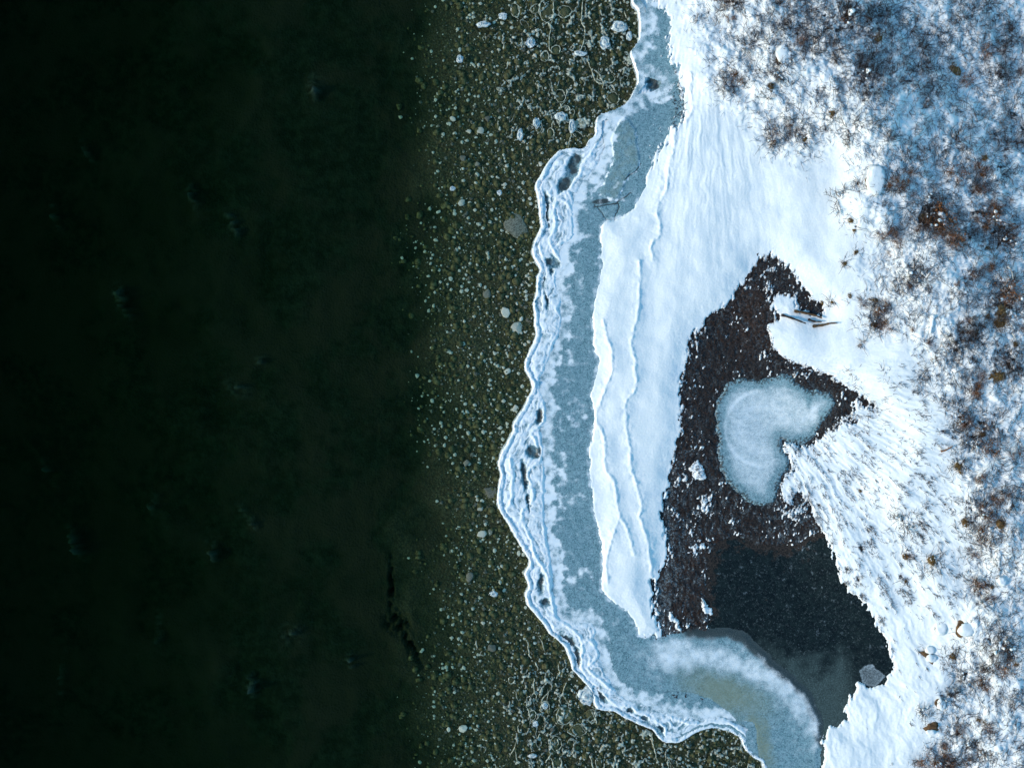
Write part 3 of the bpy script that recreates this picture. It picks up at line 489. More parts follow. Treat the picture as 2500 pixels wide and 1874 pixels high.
# ------------------------------------------------------------------ stones and ice in the shallow water
def wpt(p, q, z): return Vector(((p - 1250) / 50, (937 - q) / 50, z))
R_ = np.random.default_rng(11)
def loop_tube(a, b, start=0, span=1.0, r0=.022, seed=0, rough=.14, flat=.5):
    r = np.random.default_rng(seed); n = max(10, int(26 * span)); t = start + np.linspace(0, 2 * np.pi * span, n)
    k = 1 + rough * (np.sin(t * 2 + r.uniform(0, 6)) + .6 * np.sin(t * 3 + r.uniform(0, 6)) + .35 * np.sin(t * 7 + r.uniform(0, 6)))
    path = np.stack([a * k * np.cos(t), b * k * np.sin(t), 0 * t], 1); rad = r0 * (.45 + .9 * r.random(n)) * (.55 + .55 * np.sin(t + r.uniform(0, 6)))
    if span < .99: rad[0] = rad[-1] = .003
    V, F = tube(path, rad, 5); V[:, 2] *= flat; return V, F
RINGED = [(1335,26,19,27,'largest ringed stone touching the top edge left of the ice shelf'),(1380,28,16,14,'ringed stone at the top edge, second from the ice shelf'),(1257,24,10,17,'small ringed stone at the top edge nearest the dark water'),
 (1308,22,12,11,'small ringed stone at the top edge beside the largest ringed stone'),(1331,138,9,13,'oval ringed stone below the largest ringed stone'),(1357,122,12,10,'dim ringed stone right of the oval ringed stone near the top'),(1368,235,12,15,'ringed stone with a tail of white ice below it'),
 (1497,240,15,13,'dim ringed stone tucked against the upper ice shelf'),(1315,310,8,14,'narrow ringed stone left of the white ice lumps'),(1344,325,9,11,'ringed stone beside the lowest white ice lump'),(1380,1745,23,21,'large ringed stone below the round ice ball'),(1410,1782,20,16,'ringed stone overlapping below the large one near the bottom'),
 (1442,1745,12,16,'ringed stone right of the large one near the lower shelf'),(1300,1745,9,11,'small ringed stone left of the large one near the bottom'),(1331,1725,11,13,'bright ringed stone left above the large ringed stone'),(1357,1815,13,18,'pale ringed stone near the bottom edge'),(1360,1862,12,12,'ringed stone at the bottom edge'),
 (1248,1660,7,8,'tiny bright ringed stone in the lower shallows'),(1480,190,20,12,'flat ringed stone hooked to a white ripple thread'),(1465,1862,10,14,'ringed stone at the bottom edge nearest the ice shelf')]
SM = [blob('stone', M_OLIVE, 2, s, .5, .18) for s in range(6)]
for k, (p, q, a, b2, lab) in enumerate(RINGED):
    r = bpy.data.objects.new('ringed_stone', None); COL.objects.link(r); r.location = wpt(p, q, 0); tag(r, 'olive brown submerged ' + lab if len(lab.split()) < 13 else lab, 'stone', 'submerged stones ringed with ice')
    s = link('stone', SM[k % 6], r); s.scale = (a / 50 * .95, b2 / 50 * .95, .16); s.location = (0, 0, -.11)
    V, F = loop_tube(a / 50, b2 / 50, 0, 1.0, .020, k, .10); V2, F2 = loop_tube(a / 50 * 1.06, b2 / 50 * 1.04, R_.uniform(0, 6), .55, .030, k + 50, .12); link('ripple_ring', mesh_from('ripple_ring', *join([(V, F), (V2, F2)]), M_RIM), r)  # pale collars stand in for glassy ripple rings round the stones
LUMPS = [(1477,105,17,19,'white ice lump alone in the water near the upper shelf'),(1512,65,19,15,'curled white ice lump beside the top of the shelf'),(1536,88,7,12,'slim white ice lump squeezed beside the upper shelf'),(1415,131,18,8,'flat white ice lump at the foot of a long white ripple thread'),(1295,105,12,13,'white ice lump left of the ringed stones near the top'),
 (1228,40,13,8,'slanted white ice lump near the top edge'),(1180,60,16,9,'faint white ice lump close to the dark water at the top'),(1369,285,15,13,'upper of the two joined white ice lumps above the shelf'),(1397,308,10,20,'lower of the two joined white ice lumps above the shelf'),(1270,330,9,14,'white ice lump in the shallows left of the shelf lobe'),
 (1123,145,8,10,'small white ice lump nearest the dark water at the top'),(1310,300,8,16,'upright faint ice lump beside the narrow ringed stone'),(1430,1698,19,21,'round white ice ball touching the lower shelf'),(1331,1722,7,9,'small white ice lump inside the ring left of the ice ball'),(1301,1844,11,6,'flat white ice lump near the bottom edge'),(1307,1766,8,8,'small white ice lump below the small ringed stone'),
 (1206,1449,11,7,'white ice lump in the shallows beside the shelf notch'),(1219,470,7,8,'bright white ice lump in the middle shallows'),(1105,460,7,6,'bright white ice lump near the dark water in the upper shallows')]
def ice_lump(seed, a, b2):
    parts = []; V, F = stone_vf(3, seed, .38, .3); V[:, :2] *= (1 + .22 * fbm(V[:, 0] * 2 + seed, V[:, 1] * 2, 3))[:, None]; V[:, 2] = V[:, 2] * .6 + .16 * np.cos(np.hypot(V[:, 0], V[:, 1]) * 11 + seed) * (V[:, 2] > 0) - .02; parts.append((V * [a, b2, (a + b2) * .5], q4(F)))
    for s in range(2):
        v, f = loop_tube(a * (.55 + .35 * s), b2 * (.5 + .35 * s), R_.uniform(0, 6), .6, .022, seed * 3 + s, .15, 1); v[:, 2] += (.12 - .08 * s) * 1.2 * (a + b2) ; parts.append((v, f))
    return join(parts)
for k, (p, q, a, b2, lab) in enumerate(LUMPS):
    V, F = ice_lump(k + 3, a / 50 * .92, b2 / 50 * .92); o = link('ice_lump', mesh_from('ice_lump', V, F, M_WICE)); o.location = wpt(p, q, .0); tag(o, lab, 'ice lump', 'white ice lumps in the shallows')
BOULD = [(1263,556,34,31,M_GREY,'large pale angular boulder under the water left of the ice shelf',-.17),(1234,760,14,11,M_PALE,'pale flat stone under the water, upper of a pair left of the shelf',-.12),(1262,801,15,16,M_PALE,'pale blocky stone under the water, lower of a pair left of the shelf',-.12),
 (1190,715,12,11,M_GREY,'greenish round stone under the water in the middle shallows',-.16),(1197,1203,16,15,M_GREY,'grey round boulder under the water touching the widest part of the shelf',-.14),(1176,1304,11,11,M_PALE,'bright pale stone under the water below the widest shelf bulge',-.12),(1147,1410,12,12,M_GREY,'square grey stone under the water far below the shelf bulge',-.15),
 (1138,1130,8,9,M_GREY,'dim grey stone under the water left of the shelf bulge',-.16),(1258,996,8,8,M_PALE,'round white stone right beside the shelf above its bulge',-.1),(1240,907,7,9,M_PALE,'bright pale stone left of the shelf narrowing',-.12),(1201,1583,9,9,M_GREY,'pale stone under the water left of the lower shelf',-.14),(1190,288,8,8,M_GREY,'round grey stone in the upper shallows',-.14),
 (1145,318,9,7,M_PALE,'triangular pale stone in the upper shallows',-.15),(1172,316,8,8,M_PALE,'round pale stone right of the triangular one',-.15),(1104,287,9,6,M_PALE,'elongated pale stone near the dark water in the upper shallows',-.2),(1131,1782,12,9,M_PALE,'pale wedge of stone near the lower left shallows',-.16),(1094,1785,6,5,M_PALE,'small white stone left of the pale wedge near the bottom',-.2),
 (1172,1242,7,6,M_PALE,'small pale wedge stone below the grey round boulder',-.13),(1197,1298,8,7,M_GREY,'dim stone beside the bright pale stone below the bulge',-.16),(1130,384,8,6,M_GREY,'grey flat stone in the shallows above the bright ice lump',-.16),(1165,398,8,6,M_GREY,'grey wedge stone in the shallows beside a curl of ice',-.15),(1127,493,7,9,M_PALE,'pale cone shaped stone in the upper middle shallows',-.17)]
for k, (p, q, a, b2, mt, lab, z) in enumerate(BOULD):
    o = link('sunken_stone', blob('sunken_stone', mt, 3, k + 40, .5, .16, True)); o.location = wpt(p, q, z); o.scale = (a / 50 * 1.12, b2 / 50 * 1.12, min(.16, a / 50 * .5)); o.rotation_euler.z = k * 1.3; tag(o, lab, 'stone', 'pale stones under the shallow water')
# white threads standing in for ripple glints on the water
CL = [(1335,26,'largest ringed stone'),(1257,24,'small ringed stone at the top'),(1331,138,'oval ringed stone'),(1497,240,'ringed stone tucked against the shelf'),(1477,105,'lone white ice lump'),(1415,131,'flat ice lump with a thread'),(1228,40,'slanted ice lump'),(1369,285,'joined white ice lumps'),(1270,330,'ice lump left of the shelf lobe'),(1190,288,'round grey stone'),(1219,470,'bright middle ice lump'),(1263,556,'large pale boulder'),(1234,760,'pair of pale flat stones'),(1240,907,'shelf narrowing'),(1197,1203,'grey round boulder'),(1206,1449,'shelf notch'),(1300,1600,'long lower ripple thread'),(1430,1698,'round ice ball'),(1380,1745,'large ringed stone below the ice ball'),(1300,1844,'flat ice lump at the bottom'),(1248,1660,'tiny bright ringed stone'),(1465,1862,'ringed stone at the bottom edge'),(1600,1830,'lower bulge of the shelf'),(1780,1830,'shelf bay at the bottom edge'),(1540,1810,'threads beside the lower shelf')]
def near_c(p, q):
    a, b, c = min(CL, key=lambda v: (v[0] - p) ** 2 + (v[1] - q) ** 2); dx, dy = p - a, q - b
    return (('right of' if dx > 0 else 'left of') if abs(dx) > abs(dy) else ('below' if dy > 0 else 'above')) + ' the ' + c
THREADS = [[(1424,-10),(1420,50),(1429,75),(1423,110),(1414,126)],[(1432,143),(1444,172),(1455,198),(1470,205),(1486,200)],[(1330,60),(1344,62),(1340,110),(1348,130)],[(1368,252),(1372,262),(1385,258),(1392,268)],[(1345,60),(1350,40),(1352,4)],[(1397,322),(1390,345),(1388,362)],
 [(1285,1560),(1288,1570),(1292,1595),(1299,1604)],[(1303,1654),(1304,1680),(1312,1714)],[(1382,1665),(1374,1690),(1386,1712),(1392,1718)],[(1591,1786),(1593,1812),(1601,1840),(1606,1862)],[(1445,1735),(1452,1750),(1458,1768)],[(1362,1620),(1366,1640),(1358,1655)],[(1440,1842),(1446,1860),(1450,1880)],[(1330,1860),(1345,1850),(1352,1874)]]
for k, L in enumerate(THREADS):
    L = smooth_line(L, 6); L = L + np.stack([fbm(L[:, 0] / 5 + k, L[:, 1] / 5, 2, 7), fbm(L[:, 0] / 5, L[:, 1] / 5 + k, 2, 8)], 1) * 3
    c = L.mean(0); path = np.stack([(L[:, 0] - c[0]) / 50, -(L[:, 1] - c[1]) / 50, 0 * L[:, 0]], 1); rad = .026 * (.6 + .8 * R_.random(len(L))); rad[0] = rad[-1] = .006
    V, F = tube(path, rad, 5); o = link('ripple_line', mesh_from('ripple_line', V, F, M_RIM)); o.location = wpt(c[0], c[1], .0)
    tag(o, 'thin wavering white stand-in ripple line on the water near the ' + ('top edge' if c[1] < 900 else 'lower ice shelf'), 'ice thread', 'stand-in ripple lines between the stones'); o['label'] = 'thin wavering thread of white ice ' + near_c(c[0], c[1])
# many smaller curls of ice
CURLS = []
for s in range(10):
    if s < 8: V, F = loop_tube(R_.uniform(.10, .22), R_.uniform(.14, .36), math.pi * R_.uniform(.5, 1.1), R_.uniform(.25, .9), .034, s + 200, .2)
    else:
        t = np.linspace(-1, 1, 16); ph = R_.uniform(0, 6); path = np.stack([.025 * np.sin(t * 4 + ph) + .04 * t * t, t * R_.uniform(.2, .5), 0 * t], 1); V, F = tube(path, .030 * (1.1 - t ** 2) * (.5 + R_.random(16)), 5)
    CURLS.append(mesh_from('ice_curl', V, F, M_RIM))
cnt = 0; tries = 0
while cnt < 120 and tries < 30000:
    tries += 1; p = R_.uniform(1130, 1870); q = R_.uniform(-20, 1890); d = off_shore(p, q)
    if d < 6: continue
    zt = ss(480, 330, q) if q < 900 else ss(1480, 1620, q)
    pr = (zt * ss(1140, 1260, p) + .22 * ss(95, 20, d) * ss(1180, 1230, p)) if q < 1640 or p < 1500 else .9
    if R_.random() > pr: continue
    o = link('ice_curl', CURLS[int(R_.integers(10))]); o.location = wpt(p, q, R_.uniform(-.03, .01)); s = R_.uniform(.4, 1.0) * (1 if zt > .3 else .6); o.scale = (s, s * R_.uniform(.9, 1.3), 1); o.rotation_euler.z = R_.normal(0, .35) + (math.pi if R_.random() < .5 else 0)
    tag(o, 'small curl of ice ' + near_c(p, q), 'ice curl', 'small ice curls ' + near_c(p, q)); cnt += 1
# pale net standing in for glassy ripple rings between the stones
gx = np.arange(1100, 1880, 1.7); GXs = []
for q0, q1 in ((-30, 480), (1500, 1900)):
    U, W = np.meshgrid(gx, np.arange(q0, q1, 1.7)); ux = U + fbm(U / 14, W / 14, 3, 171) * 9; uy = W + fbm(U / 14, W / 14, 3, 172) * 9
    best = np.full(U.shape, 9.); sec = best.copy(); cx, cy = ux / 25., uy / 38.; xi = np.floor(cx).astype(int); yi = np.floor(cy).astype(int)
    for a_ in (-1, 0, 1):
        for b_ in (-1, 0, 1):
            h_ = PERM[PERM[(xi + a_) & 255] + ((yi + b_) & 255)]; dd = np.hypot(xi + a_ + JX[h_] - cx, yi + b_ + JY[h_] - cy); sec = np.minimum(sec, np.maximum(dd, best)); best = np.minimum(best, dd)
    edge = sec - best; gate = fbm(U / 24, W / 34, 4, 173) + .35 * pn(U / 6, W / 6, 174)
    zt = ss(470, 300, W) if q0 < 900 else ss(1510, 1640, W); zt = zt * ss(1150, 1290, U + fbm(U / 60, W / 60, 2, 175) * 60)
    wd = (-.015 + .22 * gate) * zt; mk = (wd - edge) * 12 - (1 - zt) * 2.5
    dl = sdf(U, W, LAND, 60); mk = np.where(dl < -3, mk, -5)
    kq = (mk[:-1, :-1] > -.3) | (mk[1:, 1:] > -.3) | (mk[1:, :-1] > -.3) | (mk[:-1, 1:] > -.3); j_, i_ = np.nonzero(kq); n_ = U.shape[1]; a_ = j_ * n_ + i_; Fq = np.stack([a_ + n_, a_ + n_ + 1, a_ + 1, a_], 1)
    us, inv = np.unique(Fq, return_inverse=True); Z_ = np.clip(.004 + mk * .03, -.06, .025); GXs.append((np.stack([(U.ravel()[us] - 1250) / 50, (937 - W.ravel()[us]) / 50, Z_.ravel()[us]], 1), inv.reshape(Fq.shape)))
V, F = join(GXs); o = link('ripple_lace', mesh_from('ripple_lace', V, F, M_RIM)); tag(o, 'pale broken lace standing in for ripple rings in the shallows', kind='stuff')
# pebbles
PEB_P = [blob('pebble', M_PALE, 1, s + 300, .5, .3, True, False) for s in range(6)]; PEB_G = [blob('pebble', M_GREY, 1, s + 320, .5, .3, True, False) for s in range(4)]
def peb_density(p, q):
    e = math.sin(q / 140.) * 18; e += 30 * math.sin(q / 61. + 1); base = float(ss(955 + e * .6, 1170 + e, p)) ** 1.15
    if 1150 < q < 1560: base *= float(ss(1040, 1130, p)) * .75 + .12
    return base
def scatter(nn, rr):
    L = []
    while len(L) < nn:
        p = rr.uniform(945, 1880); q = rr.uniform(-150, 2020)
        if rr.random() > peb_density(p, q): continue
        d = off_shore(p, q)
        if d < -8: continue
        L.append((p, q, d))
    return L
pts = scatter(300, R_)
for p, q, d in pts:
    pale = R_.random() < .8; o = link('pebble', (PEB_P if pale else PEB_G)[int(R_.integers(6 if pale else 4))]); s = R_.uniform(2.2, 5.2) / 50 * (1.25 if R_.random() < .15 else 1)
    o.location = wpt(p, q, float(bed_z(np.float64(p), np.float64(q))) + s * .4); o.scale = (s, s * R_.uniform(.8, 1.3), s); o.rotation_euler.z = R_.uniform(0, 6)
    zone_n = 'upper' if q < 620 else 'middle' if q < 1250 else 'lower'
    tag(o, '%s pebble on the lake bed of the %s shallows' % ('bright pale' if pale else 'dull grey', zone_n), 'pebble', '%s pebbles in the %s shallows' % ('pale' if pale else 'grey', zone_n))
def stone_stuff(name, nn, mat, lo, hi, seed, label, pale_bias=1.0, smooth=False):
    rr = np.random.default_rng(seed); V0, F0 = ICO1; n0 = len(V0); Vs = []; L = scatter(nn, rr)
    for k, (p, q, d) in enumerate(L):
        s = (lo + (hi - lo) * rr.random() ** 3.2) / 50; V = V0 * (1 + rr.uniform(-.25, .25, (n0, 1))) * [s, s * rr.uniform(.7, 1.2), s * .55]
        z = float(rr.uniform(-.02, .02)); Vs.append(V + [(p - 1250) / 50, (937 - q) / 50, z])
    V = np.concatenate(Vs); pp = np.array([l[0] for l in L]); qq = np.array([l[1] for l in L]); V[:, 2] += np.repeat(bed_z(pp, qq) + .01, n0)
    F = (F0[None] + (np.arange(nn) * n0)[:, None, None]).reshape(-1, 3); o = link(name, mesh_from(name, V, F, mat, smooth=smooth)); tag(o, label, kind='stuff')
stone_stuff('pale_gravel', 4200, M_PALE, 1.1, 5.8, 5, 'fine pale gravel scattered over the lake bed')
stone_stuff('grey_gravel', 2600, M_GREY, 1.4, 5.5, 6, 'grey gravel scattered over the lake bed')
stone_stuff('olive_cobbles', 4200, M_OLIVE, 3.0, 11, 8, 'algae covered cobbles packed over the lake bed', smooth=True)
print('shallows done')

# ------------------------------------------------------------------ shrubs
def branch_path(r, base, azim, length, lean, n=6, curl=.5):
    d = np.array([math.cos(azim) * math.sin(lean), math.sin(azim) * math.sin(lean), math.cos(lean)]); p = np.array(base, float); P_ = [p.copy()]
    bend = r.normal(0, curl, 2)
    for i in range(n):
        d = d + np.array([r.normal(0, .22) + bend[0] * .12 * math.cos(azim + 1.57), r.normal(0, .22) + bend[0] * .12 * math.sin(azim + 1.57), -.05]); d /= np.linalg.norm(d); d[2] = max(d[2], -.05)
        p = p + d * length / n; P_.append(p.copy())
    return np.array(P_)
def make_branch(r, az, L, lean, rad=.018, subs=5):
    parts = []; ends = []; main = branch_path(r, (r.normal(0, .04), r.normal(0, .04), -.06), az, L, lean, 6); parts.append(tube(main, np.linspace(rad, rad * .45, 7), 3))
    for s in range(subs):
        i = int(r.integers(1, 6)); sub = branch_path(r, main[i], az + r.normal(0, .8), L * r.uniform(.3, .6), min(1.35, lean + r.normal(.1, .3)), 4); parts.append(tube(sub, np.linspace(rad * .6, rad * .35, 5), 3)); ends += [sub[-1], sub[2]]
        for u in range(2):
            k = int(r.integers(1, 4)); tw = branch_path(r, sub[k], az + r.normal(0, 1.1), L * r.uniform(.12, .28), min(1.4, lean + r.normal(.1, .4)), 3); parts.append(tube(tw, np.linspace(rad * .42, rad * .3, 4), 3)); ends.append(tw[-1])
    ends.append(main[-1]); return join(parts), ends
def leaf_cloud(r, centers, n, size, spread, zs=1.0):
    C = np.array(centers)[r.integers(0, len(centers), n)] + r.normal(0, spread, (n, 3)) * [1, 1, zs]; C[:, 2] = np.abs(C[:, 2])
    A = r.normal(size=(n, 3)); A /= np.linalg.norm(A, axis=1)[:, None]; B = np.cross(A, r.normal(size=(n, 3))); B /= np.linalg.norm(B, axis=1)[:, None]; s = size * r.uniform(.5, 1.3, (n, 1))
    V = np.stack([C - A * s, C + B * s * .55, C + A * s, C - B * s * .55], 1).reshape(-1, 3); return V, np.arange(n * 4).reshape(-1, 4)
def make_shrub(seed, kind):
    r = np.random.default_rng(seed); parts = []; ends = []
    nb = {'bare': 7, 'rusty': 6, 'moss': 4, 'leaning': 6}[kind]
    for k in range(nb):
        az = k * 2 * math.pi / nb + r.normal(0, .3) if kind != 'leaning' else r.normal(1.35, .55)
        (V, F), e = make_branch(r, az, r.uniform(.75, 1.15) * (.6 if kind == 'moss' else 1), r.uniform(.6, 1.25), .018 if kind == 'bare' else .017, 6 if kind == 'bare' else 5); parts.append(('branch', mesh_from('branch', V, F, M_BARK), None)); ends += e
    ends = [e for e in ends]
    if kind == 'rusty': V, F = leaf_cloud(r, [e * .6 for e in ends], 700, .034, .13); parts.append(('leaves', mesh_from('leaves', V, F, M_RUST, smooth=False), 'stuff'))
    if kind == 'moss':
        V, F = leaf_cloud(r, [e * .55 for e in ends] + [np.zeros(3)] * 8, 900, .04, .16, .5); parts.append(('leaves', mesh_from('leaves', V, F, M_GOLD, smooth=False), 'stuff'))
        V, F = stone_vf(2, seed, .35, .5); parts.append(('cushion', mesh_from('cushion', V * [.42, .36, .5], F, M_GOLD), None))
    if kind in ('bare', 'leaning'):
        V, F = leaf_cloud(r, [e * .35 for e in ends], 90, .022, .10); parts.append(('leaves', mesh_from('leaves', V, F, M_RUST, smooth=False), 'stuff'))
    sp = []
    for e in [ends[i] for i in r.integers(0, len(ends), 9)]:
        V, F = stone_vf(1, int(r.integers(999)), .6, .4); s = r.uniform(.05, .10); sp.append((V * s + e * r.uniform(.3, .8), F))
    V, F = join(sp); parts.append(('snow_clumps', mesh_from('snow_clumps', V, F, M_SNOW), 'stuff')); return parts
KINDS = {k: [make_shrub(s * 7 + h, k) for s in range(5)] for h, k in enumerate(('bare', 'rusty', 'moss', 'leaning'))}
DESC = {'bare': 'dark bare twiggy shrub', 'rusty': 'shrub with rusty brown leaves', 'moss': 'golden brown cushion shrub', 'leaning': 'dark shrub with long stems leaning one way'}
def place_shrub(p, q, r_px, kind, label, group=None, small=False):
    root = bpy.data.objects.new('shrub', None); COL.objects.link(root); root.location = spot(p, q, -.02); s = r_px / 50. / .95; root.scale = (s, s, s * .75)
    root.rotation_euler.z = random.uniform(0, 6.28) if kind != 'leaning' else random.uniform(-.25, .35)
    tag(root, label, 'shrub', group)
    for nm, me, kd in random.choice(KINDS[kind]):
        if small and nm == 'snow_clumps': continue
        c = link(nm, me, root)
        if kd: c['kind'] = kd
NAMED = [(1775,12,30,'rusty','rusty shrub at the top edge nearest the ice shelf'),(1795,195,26,'rusty','small red brown shrub on the snow nearest the upper ice shelf'),(1905,185,36,'bare','twiggy shrub wrapping the white snow mound near the top'),(2096,200,44,'leaning','dark shrub with upright fanned stems in the blue shaded snow'),(2048,66,62,'leaning','tall dark shrub with long stems at the top of the slope'),
 (1885,338,28,'rusty','left clump of rusty shrubs above the smooth snow'),(1934,316,28,'rusty','middle clump of rusty shrubs above the smooth snow'),(1962,346,16,'moss','right clump of reddish cushion above the smooth snow'),(2027,281,22,'moss','ochre cushion shrub above the snowy boulder'),(2092,447,16,'moss','golden cushion shrub on the left side of the snowy boulder'),(2045,488,38,'bare','bare branch spreading over the smooth snow left of the boulder'),
 (2074,541,17,'moss','golden cushion at the smooth snow edge below the boulder'),(2082,563,12,'moss','small golden cushion under the larger one at the smooth snow edge'),(2060,645,15,'moss','golden cushion on the round snow lobe'),(2086,618,12,'moss','small dark gold cushion above the round snow lobe'),(2071,723,14,'moss','golden cushion right end of the row above the snow tongue'),(2031,738,12,'moss','golden cushion middle of the row above the snow tongue'),(2007,738,11,'moss','golden cushion left end of the row above the snow tongue'),
 (2130,795,24,'moss','olive gold cushion shrub right of the snow tongue'),(2140,760,30,'rusty','rusty shrub behind the olive gold cushion'),(2101,838,13,'rusty','small dark tuft shrub below the olive gold cushion'),(2297,545,60,'rusty','largest dark shrub mass in the upper slope'),(2267,515,36,'bare','dark bare shrub left of the largest dark mass'),(2414,536,44,'rusty','dark brown shrub right of the largest mass'),(2448,600,50,'leaning','long stemmed dark shrub near the right edge'),
 (2456,723,50,'rusty','big rusty brown shrub at the right edge'),(2440,765,36,'moss','brown cushion below the big rusty shrub at the right edge'),(2243,681,42,'bare','dark bare shrub in the middle of the upper slope'),(2366,675,28,'rusty','red brown shrub left of the pale stick'),(2378,814,20,'moss','brown cushion beside the splintered snow stump'),(2324,1052,14,'moss','round rust brown cushion at the edge of the white slope'),(2345,1030,28,'rusty','rusty shrub above the round rust brown cushion'),
 (2396,1043,32,'rusty','dark rusty shrub right of the round cushion'),(2366,1082,30,'bare','dark shrub below the round cushion'),(2333,1137,24,'moss','wide golden cushion on the white slope'),(2340,1152,14,'moss','small golden cushion just under the wide golden one'),(2360,1236,16,'moss','upright golden cushion on the lower slope'),(2351,1272,22,'moss','dark gold cushion below the upright golden one'),(2396,1250,34,'rusty','rusty shrub right of the upright golden cushion'),(2393,1305,32,'rusty','rusty shrub below and right of the dark gold cushion'),
 (2270,1366,26,'moss','brown cushion row on the lower white slope'),(2203,1270,40,'bare','thin bare shrub in the middle of the white slope'),(2206,1355,18,'moss','small brown cushion left of the brown row'),(2206,1415,12,'moss','lone small brown tuft on the white slope'),(2434,1572,46,'bare','radiating bare shrub right of the snow capped boulders'),(2323,1598,20,'moss','golden brown cushion right of the twin capped boulder'),(2478,1618,11,'moss','tiny brown cushion near the right edge'),(2384,1822,38,'bare','dark spiky shrub near the bottom right'),
 (2381,1750,15,'moss','brown four lobed cushion alone in the snow near the bottom right'),(2251,1732,28,'bare','thin pale shrub above the brown capped boulder'),(2310,1700,34,'bare','bare shrub right of the crescent boulder'),(2336,1778,22,'rusty','rusty shrub right of the brown capped boulder'),(2297,1858,44,'rusty','dark shrub at the bottom edge'),(2354,1648,30,'bare','bare shrub below the golden brown cushion'),(2098,1197,10,'moss','tiny red brown tuft on the upper white slope')]
for p, q, r_, k, lab in NAMED: place_shrub(p, q, r_, k, lab)
placed = [(a, b, c) for a, b, c, _, _ in NAMED]; cnt = 0; tries = 0; rr = random.Random(5)
def where(p, q):
    v = 'top' if q < 260 else 'upper' if q < 620 else 'middle' if q < 1100 else 'lower' if q < 1500 else 'bottom'
    h = 'beside the smooth snow' if p < 2080 and q < 620 else 'beside the white slope' if p < 2330 and q > 800 else 'near the right edge' if p > 2380 else 'in the middle of the scrub'
    return v, h
LMK = [(a, b, c) for a, b, c in [(2130,447,'largest snow covered boulder'),(1909,142,'snow mound near the top'),(2048,66,'tall long stemmed shrub at the top'),(2297,545,'largest dark shrub mass'),(2456,723,'big rusty shrub at the right edge'),(2060,645,'round snow lobe'),(2130,795,'olive gold cushion shrub'),(2262,772,'splintered snow stump'),(2333,1137,'wide golden cushion'),(2324,1052,'round rust brown cushion'),(2360,1236,'upright golden cushion'),(2270,1366,'brown cushion row'),(2262,1594,'boulder with two snow caps'),(2346,1531,'boulder with a brown crescent'),(2434,1572,'radiating bare shrub'),(2434,1413,'small bright snowy boulder'),(2381,1750,'brown four lobed cushion'),(2270,1768,'bare brown boulder'),(1795,195,'small red brown shrub by the ice'),(1934,316,'rusty shrubs above the smooth snow'),(2448,600,'pale stick'),(2096,200,'upright fanned shrub'),(2414,536,'dark brown shrub'),(2450,200,'upper right corner'),(2250,20,'middle of the top edge'),(2450,950,'middle of the right edge'),(2450,1300,'lower right edge'),(2450,1850,'bottom right corner'),(2250,320,'blue shaded snow'),(2203,1270,'thin shrub on the white slope')]]
def near_to(p, q, L):
    a, b, c = min(L, key=lambda v: (v[0] - p) ** 2 + (v[1] - q) ** 2); dx, dy = p - a, q - b; far = math.hypot(dx, dy) > 75
    d = ('right' if dx > 0 else 'left') + ' of' if abs(dx) > 2 * abs(dy) else ('below' if dy > 0 else 'above') if abs(dy) > 2 * abs(dx) else ('below' if dy > 0 else 'above') + ' and ' + ('right' if dx > 0 else 'left') + ' of'
    return ('well ' if far else '') + d + ' the ' + c
while cnt < 235 and tries < 60000:
    tries += 1; p = rr.uniform(1660, 2640); q = rr.uniform(-120, 1990); d = densat(p, q)
    if rr.random() > (d - .22) * .8: continue
    if field(cover, p, q) < -3 or field(d_snow_raw, p, q) < 20: continue
    rad = rr.uniform(12, 34) * (1.15 if d > .6 else .9)
    if any((p - a) ** 2 + (q - b) ** 2 < (.55 * (rad + c) * .6) ** 2 for a, b, c in placed): continue
    placed.append((p, q, rad)); cool = q < 420
    k = rr.choices(['bare', 'leaning', 'rusty', 'moss'], [.6, .25, .13, .02] if cool else [.27, .08, .55, .1])[0]; v, h = where(p, q)
    if not (0 < p < 2500 and 0 < q < 1874): v = None
    lab = ('%s %s %s' % ('small' if rad < 20 else 'large' if rad > 31 else 'medium', {'bare': 'bare dark shrub', 'rusty': 'rusty leaved shrub', 'moss': 'golden cushion', 'leaning': 'leaning stemmed shrub'}[k], near_to(p, q, LMK))) if v else DESC[k] + ' outside the picture'
    place_shrub(p, q, rad, k, ' '.join(lab.split()[:16]), 'shrubs ' + near_to(p, q, LMK).replace('well ', '') if v else 'shrubs outside the picture', True); cnt += 1
